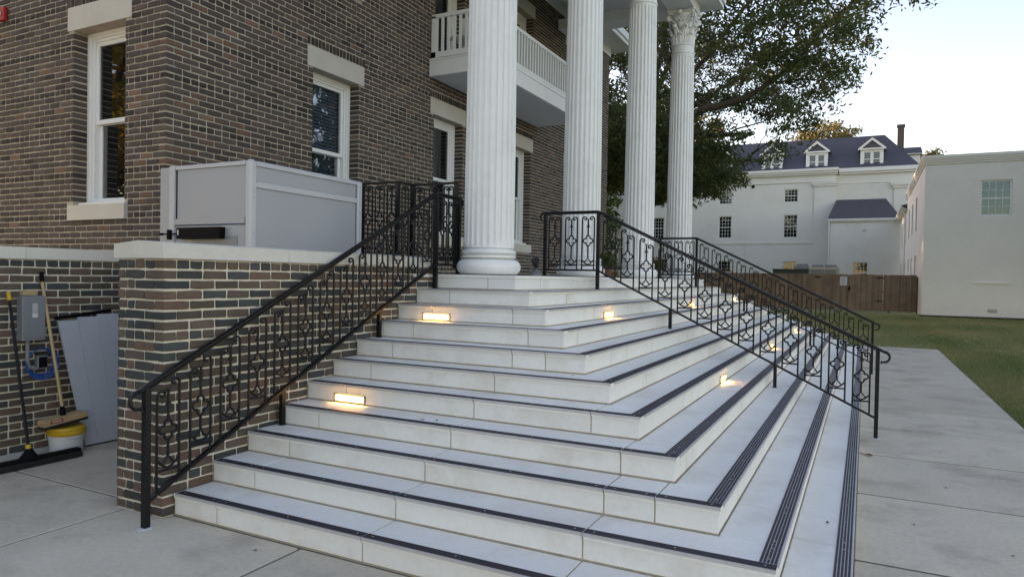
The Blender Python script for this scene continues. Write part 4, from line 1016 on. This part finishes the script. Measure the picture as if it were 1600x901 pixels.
s = MB(); s.add([(-3.55, 67.68, 7.48), (2.4, 67.68, 7.48), (1.25, 71.8, 9.65), (-3.0, 71.8, 9.65), (-3.55, 71.8, 7.48), (2.4, 71.8, 7.48)], [(0,1,2,3),(0,3,4),(1,5,2)]); s.build('roof', 'slate2', wg)
# right grey building
gb = empty('pale_grey_building', (8, 45, 0), 'plain pale grey painted building with moulded cornice right of the fence', 'building')
XG, YG = 2.32, 38.4
wallholes('wall', 'fargrey', XG, 18, -.1, 7.75, YG, YG+.3, [(4.67, 5.99, 5.02, 6.80)], gb)
lwn = []
for yc in (45.0, 48.9, 52.6): lwn += [(yc-.6, yc+.6, 4.75, 6.75), (yc-.6, yc+.6, 1.4, 3.3)]
wallholes('wall', 'fargrey', YG+.3, 55.5, -.1, 7.75, XG, XG+.3, lwn, gb, axis='x')
for a in lwn: far_window(gb, *a, XG+.14, 2, 4, axis='x', mt='trim')
far_window(gb, 4.67, 5.99, 5.02, 6.80, YG+.10, 4, 4, frame=.09, sill=True, mt='wframe', gm='glassr')
s = MB()
for i, (o_, z0, z1) in enumerate([(.05, 7.70, 7.80), (.09, 7.80, 7.90), (.13, 7.90, 8.0), (.17, 8.0, 8.14)]): s.box(XG-o_, 18, YG-o_, 55.5+o_, z0+.001*i, z1)
s.build('cornice', 'fargrey', gb)
s = MB(); s.box(4.53, 6.05, YG-.05, YG-.002, 1.69, 1.75); s.build('ledge', 'fargrey', gb)
s = MB(); s.box(5.10, 5.53, YG-.02, YG-.002, .25, .45, 0)
for i in range(4): s.box(5.13, 5.50, YG-.03, YG-.021, .275+i*.043, .298+i*.043, 1)
s.build('vent', ['alu', 'elec'], gb)
lb = empty('eaved_range', (3.5, 61, 0), 'lower grey range with white gutter running back behind the pale grey building', 'building')
lwn = []
for yc in (57.5, 60, 62.5, 65): lwn += [(yc-.5, yc+.5, 4.5, 6.5), (yc-.5, yc+.5, 1.3, 3.2)]
wallholes('wall', 'fargrey', 55.7, 67.6, -.1, 7.1, XG+.02, XG+.3, lwn, lb, axis='x')
for a in lwn: far_window(lb, *a, XG+.14, 2, 4, axis='x', mt='trim')
s = MB(); s.box(1.98, 2.6, 55.7, 67.6, 7.1, 7.2); s.box(1.90, 2.05, 55.7, 67.6, 7.2, 7.38); s.tube([(2.0, 56.2, 7.2), (2.2, 56.2, 6.7), (2.24, 56.2, 0)], .05, 8); s.build('gutter', 'trim', lb)
s = MB(); s.add([(1.9, 55.65, 7.38), (1.9, 67.6, 7.38), (5.5, 67.6, 8.1), (5.5, 55.65, 8.1)], [(0,3,2,1)]); s.add([(1.9, 55.65, 7.38), (5.5, 55.65, 8.1), (5.5, 55.65, 7.1), (2.3, 55.65, 7.1)], [(0,1,2,3)]); s.build('roof', 'slate2', lb)
# fence with gates
fn = empty('board_fence', (-8, 41, 0), 'brown weathered board fence with gates across the back of the lawn', 'fence')
s = MB(); x = -26.0; gaps = (-2.93, -1.15, .62)
while x < 2.2:
    wd = random.uniform(.1405, .1455); zt = 2.10+random.uniform(-.012, .012); k = random.uniform(.8, 1.2); c = (.20*k, .14*k, .10*k)
    near = any(abs(x+.07-g_) < .06 for g_ in gaps); yy = 41+random.uniform(-.004, .004)
    if near: x += .022
    if True:
        s.add([(x,yy,.06),(x+wd,yy,.06),(x+wd,yy,zt-.03),(x+wd-.025,yy,zt),(x+.025,yy,zt),(x,yy,zt-.03)]+[(x,yy+.018,.06),(x+wd,yy+.018,.06),(x+wd,yy+.018,zt-.03),(x+wd-.025,yy+.018,zt),(x+.025,yy+.018,zt),(x,yy+.018,zt-.03)],
              [(0,1,2,3,4,5),(11,10,9,8,7,6)]+[(i,6+i,6+(i+1)%6,(i+1)%6) for i in range(6)], 0, c)
    x += .146
s.build('fence_boards', 'fence', fn, kind='stuff')
s = MB()
for z in (.35, 1.1, 1.85): s.box(-26, 2.25, 41.03, 41.07, z, z+.09, 0, (.12, .085, .06))
for x in [-25.5+2.4*i for i in range(12)]+[-1.15, 2.24]: s.box(x-.05, x+.05, 41.07, 41.17, -.1, 2.0, 0, (.12, .085, .06))
s.build('fence_frame', 'fence', fn)
for x in (-2.72, .42):
    for z in (.62, 1.92):
        s = MB(); s.poly([(x-.22, 40.975, z-.012), (x, 40.975, z-.035), (x+.22, 40.975, z-.012), (x+.22, 40.975, z+.012), (x, 40.975, z+.035), (x-.22, 40.975, z+.012)], (0, .015, 0)); s.build('hinge', 'black', fn)
s = MB(); s.box(-1.13, -1.06, 40.96, 40.98, 1.18, 1.42); s.box(-1.14, -1.02, 40.93, 40.96, 1.29, 1.33); s.build('latch', 'black', fn)
sg = empty('notice_sign', (-1.39, 40.97, 1.7), 'small white notice sign on the brown fence beside the gate latch', 'sign')
s = MB(); s.bbox(-1.58, -1.21, 40.965, 40.98, 1.46, 1.96, b=.006); s.build('plate', 'wplastic', sg)
s = MB()
for i in range(7): s.box(-1.53, -1.26-.05*(i % 3), 40.962, 40.9645, 1.52+i*.058, 1.54+i*.058)
s.build('printed_lines', 'elec', sg)
# air handlers behind the fence
ac = empty('cooling_unit', (-2.9, 46, 0), 'tan rooftop style cooling unit with round fans behind the fence', 'air conditioner')
box('cabinet', 'tan', ac, -3.6, -1.83, 46, 47.6, 0, 2.58, b=.03)
s = MB()
for i in range(10): s.box(-3.45+.08*i, -3.41+.08*i, 45.97, 45.998, 1.2, 2.45)
for i in range(8): s.box(-2.6+.08*i, -2.56+.08*i, 45.97, 45.998, 1.2, 2.45)
s.build('grille', 'elec', ac)
for x in (-3.1, -2.3): s = MB(); s.lathe([(.36, 0), (.36, .16), (.32, .17), (.1, .2)], (x, 46.7, 2.585), 20); s.build('fan_hood', 'elec', ac)
ac2 = empty('cooling_unit', (-4.0, 47.2, 0), 'grey cooling unit with flat hoods left of the tan one behind the fence', 'air conditioner')
box('cabinet', 'elec', ac2, -4.6, -3.65, 47, 48.4, 0, 2.68, b=.03); s = MB(); s.lathe([(.36, 0), (.36, .14), (.3, .16)], (-4.1, 47.7, 2.682), 20); s.build('fan_hood', 'elec', ac2)
gx = empty('utility_cabinet', (-4.7, 44, 0), 'dark green utility cabinet showing just above the fence', 'utility cabinet')
box('cabinet', 'greend', gx, -5.55, -3.5, 44, 45.2, 0, 2.36, b=.03); box('lid', 'greend', gx, -5.6, -3.45, 43.95, 45.25, 2.362, 2.42)
# stones by the fence corner
for x, y, r_, lab in ((2.1, 40.4, .09, 'small white stone lying by the fence corner'), (1.6, 40.6, .05, 'pale flat scrap lying on the lawn near the fence corner')):
    s = MB(); s.lathe([(r_*.6, -.02), (r_, .03), (r_*.8, r_*.8), (r_*.3, r_)], (x, y, -.01), 9); o = s.build('stone', 'lime', None, True); tag(o, lab, 'stone')
# black iron gate/fence and steps seen between the columns
ig = empty('iron_fence', (-8.9, 22, 0), 'dark iron fence on a low wall glimpsed between the last two columns', 'fence')
s = MB(); s.box(-13, -7.9, 23, 23.3, -.05, 1.55); s.build('low_wall', 'farwhite', ig)
s = MB(); s.box(-13, -7.9, 22.9, 23.4, 1.95, 2.1); s.build('beam', 'greend', ig)
s = MB()
for i in range(46): s.box(-12.9+.11*i, -12.88+.11*i, 23.1, 23.12, 2.1, 2.75)
s.box(-13, -7.9, 23.09, 23.13, 2.75, 2.79); s.build('pickets', 'metal', ig)

# ================================================================== TREES
def limb(s, p0, p1, r0, r1, sag=.0, n=5, wig=.1):
    pts = []; rs = []; d = Vector(p1)-Vector(p0)
    for i in range(n+1):
        t = i/n; p = Vector(p0)+d*t; p.z += math.sin(t*math.pi)*sag
        if 0 < i < n: p += Vector((random.uniform(-wig, wig), random.uniform(-wig, wig), random.uniform(-wig, wig)))*d.length*.1
        pts.append(p); rs.append(r0+(r1-r0)*t**.8)
    s.tube(pts, rs, 7 if r0 > .05 else 4); return list(zip(pts, rs))
def tree(name, base, env, limbs, nclump, nleaf, lsize, mt, label, trunk_r, forkz, cr=.6, group=None, sprout=None, droop=.3, colb=0.45):
    root = empty(name, base, label, 'tree', group); B = Vector(base); s = MB(); nodes = []
    tp = limb(s, B-Vector((0, 0, .3)), B+Vector((0.2, 0, forkz)), trunk_r, trunk_r*.72, n=7, wig=.15); nodes += tp[3:]
    for l in limbs:
        prev = B+Vector((.2, 0, forkz-.2)); r0 = trunk_r*(.46 if l is limbs[0] else .33)
        for q, p in enumerate(l):
            r1 = r0*.72; seg = limb(s, prev, B+Vector(p), r0, r1, n=5, wig=.35); nodes += seg; prev = seg[-1][0]; r0 = r1
            # secondary limbs
            for t in range(3):
                a = random.uniform(0, 6.28); L_ = random.uniform(1.2, 2.8); st_ = seg[random.randint(1, 4)]
                e = st_[0]+Vector((math.cos(a)*L_, math.sin(a)*L_, random.uniform(-.2, 1.2)))
                nodes += limb(s, st_[0], e, st_[1]*.5, .02, n=4, wig=.4)
    P = np.array([tuple(n_[0]) for n_ in nodes]); cs_ = []
    tries = 0
    while len(cs_) < nclump and tries < nclump*30:
        tries += 1; p = env(); 
        if p is None: continue
        c = np.array(tuple(B+Vector(p))); d = np.linalg.norm(P-c, axis=1); k = int(d.argmin())
        if d[k] > 3.6: continue
        cs_.append(c)
        if d[k] > .35:
            mid = (P[k]+c)/2+np.array([random.uniform(-.1, .1), random.uniform(-.1, .1), .12*d[k]]); s.tube([P[k], mid, c], [min(.03, .008+.006*d[k]), .011, .004], 4, cap=False)
    s.build('trunk', 'bark', root, True)
    C = np.array(cs_); rad = cr*(.6+.7*rng.random(len(C)))
    idx = rng.integers(0, len(C), nclump*nleaf)
    d = rng.normal(0, 1, (len(idx), 3)); d /= np.linalg.norm(d, axis=1)[:, None]
    c = C[idx]+d*(rng.random((len(idx), 1))**.45)*rad[idx][:, None]*np.array([1.25, 1.25, .62])
    tone = np.clip(colb*rng.random(len(C))[idx]*1.2+rng.random(len(idx))*.35-.1, 0, 1)
    o = soup('crown', leafquads(c, lsize, lsize*.38, droop), 4, mt, tone, root); o['kind'] = 'stuff'
    return root
# oak in front of the white mansion
zz = [4.0, 5.2, 6.4, 8.2, 10.0, 11.8, 14.0, 16.5, 18.5]; rr = [0, 3.3, 5.9, 7.2, 8.9, 10.6, 10.2, 7.5, 2.0]
def env_oak():
    z = random.uniform(5.3, 18); rm = np.interp(z, zz, rr); a = random.uniform(0, 6.283)
    r_ = rm*math.sqrt(random.uniform(.05, 1.0)); 
    x, y = r_*math.cos(a), r_*math.sin(a)
    n_ = math.sin(x*.9+1.3)+math.sin(y*.8+z*.7)+math.sin(z*1.1+x*.5)
    if n_ < -.55: return None
    return (x, y, z)
random.seed(21)
tree('oak_tree', (-9.25, 27, 0), env_oak,
     [[(2.6, -1.2, 8.4), (4.9, -1.0, 9.05), (6.2, -1, 9.9), (7.3, -1, 11.2), (8.6, -1, 12.3)],
      [(1.5, 2.5, 9.5), (3.5, 5, 11.5), (5, 6.5, 13)], [(-2.5, 1.5, 9), (-5, 2.5, 11), (-7, 3, 13)], [(-1.5, -2.5, 8.5), (-3, -5, 10.5), (-3.8, -7, 12)],
      [(.8, -2.6, 7.8), (2.6, -5.2, 9.4), (3.8, -7, 11.4)], [(.5, .5, 11), (1.2, .2, 14), (1.0, 0, 17)], [(1.6, .6, 10), (3.8, .5, 12.5), (6, .4, 14.6)], [(-1, 3, 9), (-1.5, 6, 11), (-2, 8, 12.5)],
      [(2.2, -2.4, 7.2), (4.0, -3.2, 7.0), (5.2, -3.6, 6.9)], [(-1.8, -1.8, 7.0), (-3.2, -2.8, 6.8)], [(1.5, 2, 7.2), (3.2, 3.6, 7.2), (4.6, 4.4, 7.2)]],
     1650, 90, .100, 'leaf', 'large dark green oak tree spreading in front of the white mansion', .50, 5.2, cr=.62)
def env_ball(R_, zc, hz, z0):
    def f():
        d = np.array([random.gauss(0, 1) for _ in range(3)]); d /= np.linalg.norm(d); t = random.uniform(.3, 1)**.6
        p = d*t*np.array([R_, R_, hz]); return (p[0], p[1], zc+p[2]) if zc+p[2] > z0 else None
    return f
def simple_limbs(R_, zc, hz, n):
    out = []
    for i in range(n):
        a = i*2*math.pi/n+random.uniform(-.3, .3); out.append([(R_*.35*math.cos(a), R_*.35*math.sin(a), zc-hz*.4), (R_*.75*math.cos(a), R_*.75*math.sin(a), zc+random.uniform(-.2, .5)*hz)])
    out.append([(0, 0, zc), (.3, .2, zc+hz*.7)]); return out
def simple_tree(name, base, R_, zc, hz, n, nl, ls, mt, label, tr=.3, cr=.9, group=None):
    tree(name, base, env_ball(R_, zc, hz, zc-hz), simple_limbs(R_, zc, hz, 6), n, nl, ls, mt, label, tr, zc-hz*.8, cr=cr, group=group)
simple_tree('autumn_tree', (-5.2, 98, 0), 4.6, 19.0, 3.8, 150, 60, .24, 'leafm', 'sunlit yellow tree showing above the mansion roof right of the oak', .4, 1.0)
simple_tree('autumn_tree', (-13, 96, 0), 4.5, 16.5, 4, 150, 60, .26, 'leafm', 'yellow tree behind the mansion roof hidden mostly by the oak crown', .4, 1.1)
simple_tree('autumn_tree', (-24, 94, 0), 6.5, 20, 6, 170, 60, .28, 'leafy', 'tall golden tree behind the mansion seen between third and last columns', .45, 1.2)
simple_tree('green_tree', (-35, 92, 0), 7.5, 20, 8, 240, 70, .28, 'leafg', 'tall green tree behind the mansion seen just beside the brick corner', .5, 1.2)
simple_tree('green_tree', (6.6, 95, 0), 1.6, 15.6, 1.9, 60, 60, .24, 'leafm', 'small treetop peeping over the pale grey building cornice', .3, .8)
for i_, (x_, y_) in enumerate([(-26, 19), (-28, 29), (-27, 39), (-29, 49), (-28, 58), (-31, 67)]):  # out-of-view tree row, added to keep low sun off lawn and far walls
    simple_tree('sun_block_tree', (x_, y_, 0), 7.0, 9.0, 8.0, 260, 75, .34, 'leafg', ('first', 'second', 'third', 'fourth', 'fifth', 'sixth')[i_]+' tree of the unseen row added behind the brick building to block the low sun', .4, 1.3, group='unseen trees added to block the sun')
simple_tree('street_tree', (10.9, 33, 0), 2.9, 6.8, 5.2, 150, 60, .18, 'leafg', 'narrow green tree before the grey building wall, mirrored in the porch windows', .2, .7)
# trees behind and beside the viewer, seen in the window panes
simple_tree('street_tree', (-23, -6.5, 0), 5.5, 8.0, 6.0, 230, 60, .2, 'leafy', 'golden tree behind the viewer mirrored in the left window', .35, .9)
simple_tree('street_tree', (-32, -12, 0), 6.5, 9, 7, 160, 55, .22, 'leafg', 'green tree at the far left behind the viewer, mirrored in panes', .35, .9)
simple_tree('street_tree', (4.5, -24, 0), 7.0, 6.6, 5.2, 200, 55, .24, 'leafg', 'broad green tree behind the viewer mirrored in the far window', .4, 1.0)
simple_tree('street_tree', (16.5, 27.5, 0), 6.3, 9.2, 7.4, 330, 70, .24, 'leafg', 'dark green tree right of the lawn mirrored in the porch windows', .35, .9)
simple_tree('street_tree', (24, 17, 0), 5.5, 8.6, 5.0, 180, 60, .22, 'leafg', 'broad green tree far right of the walkway mirrored in the blinds window', .35, .9)
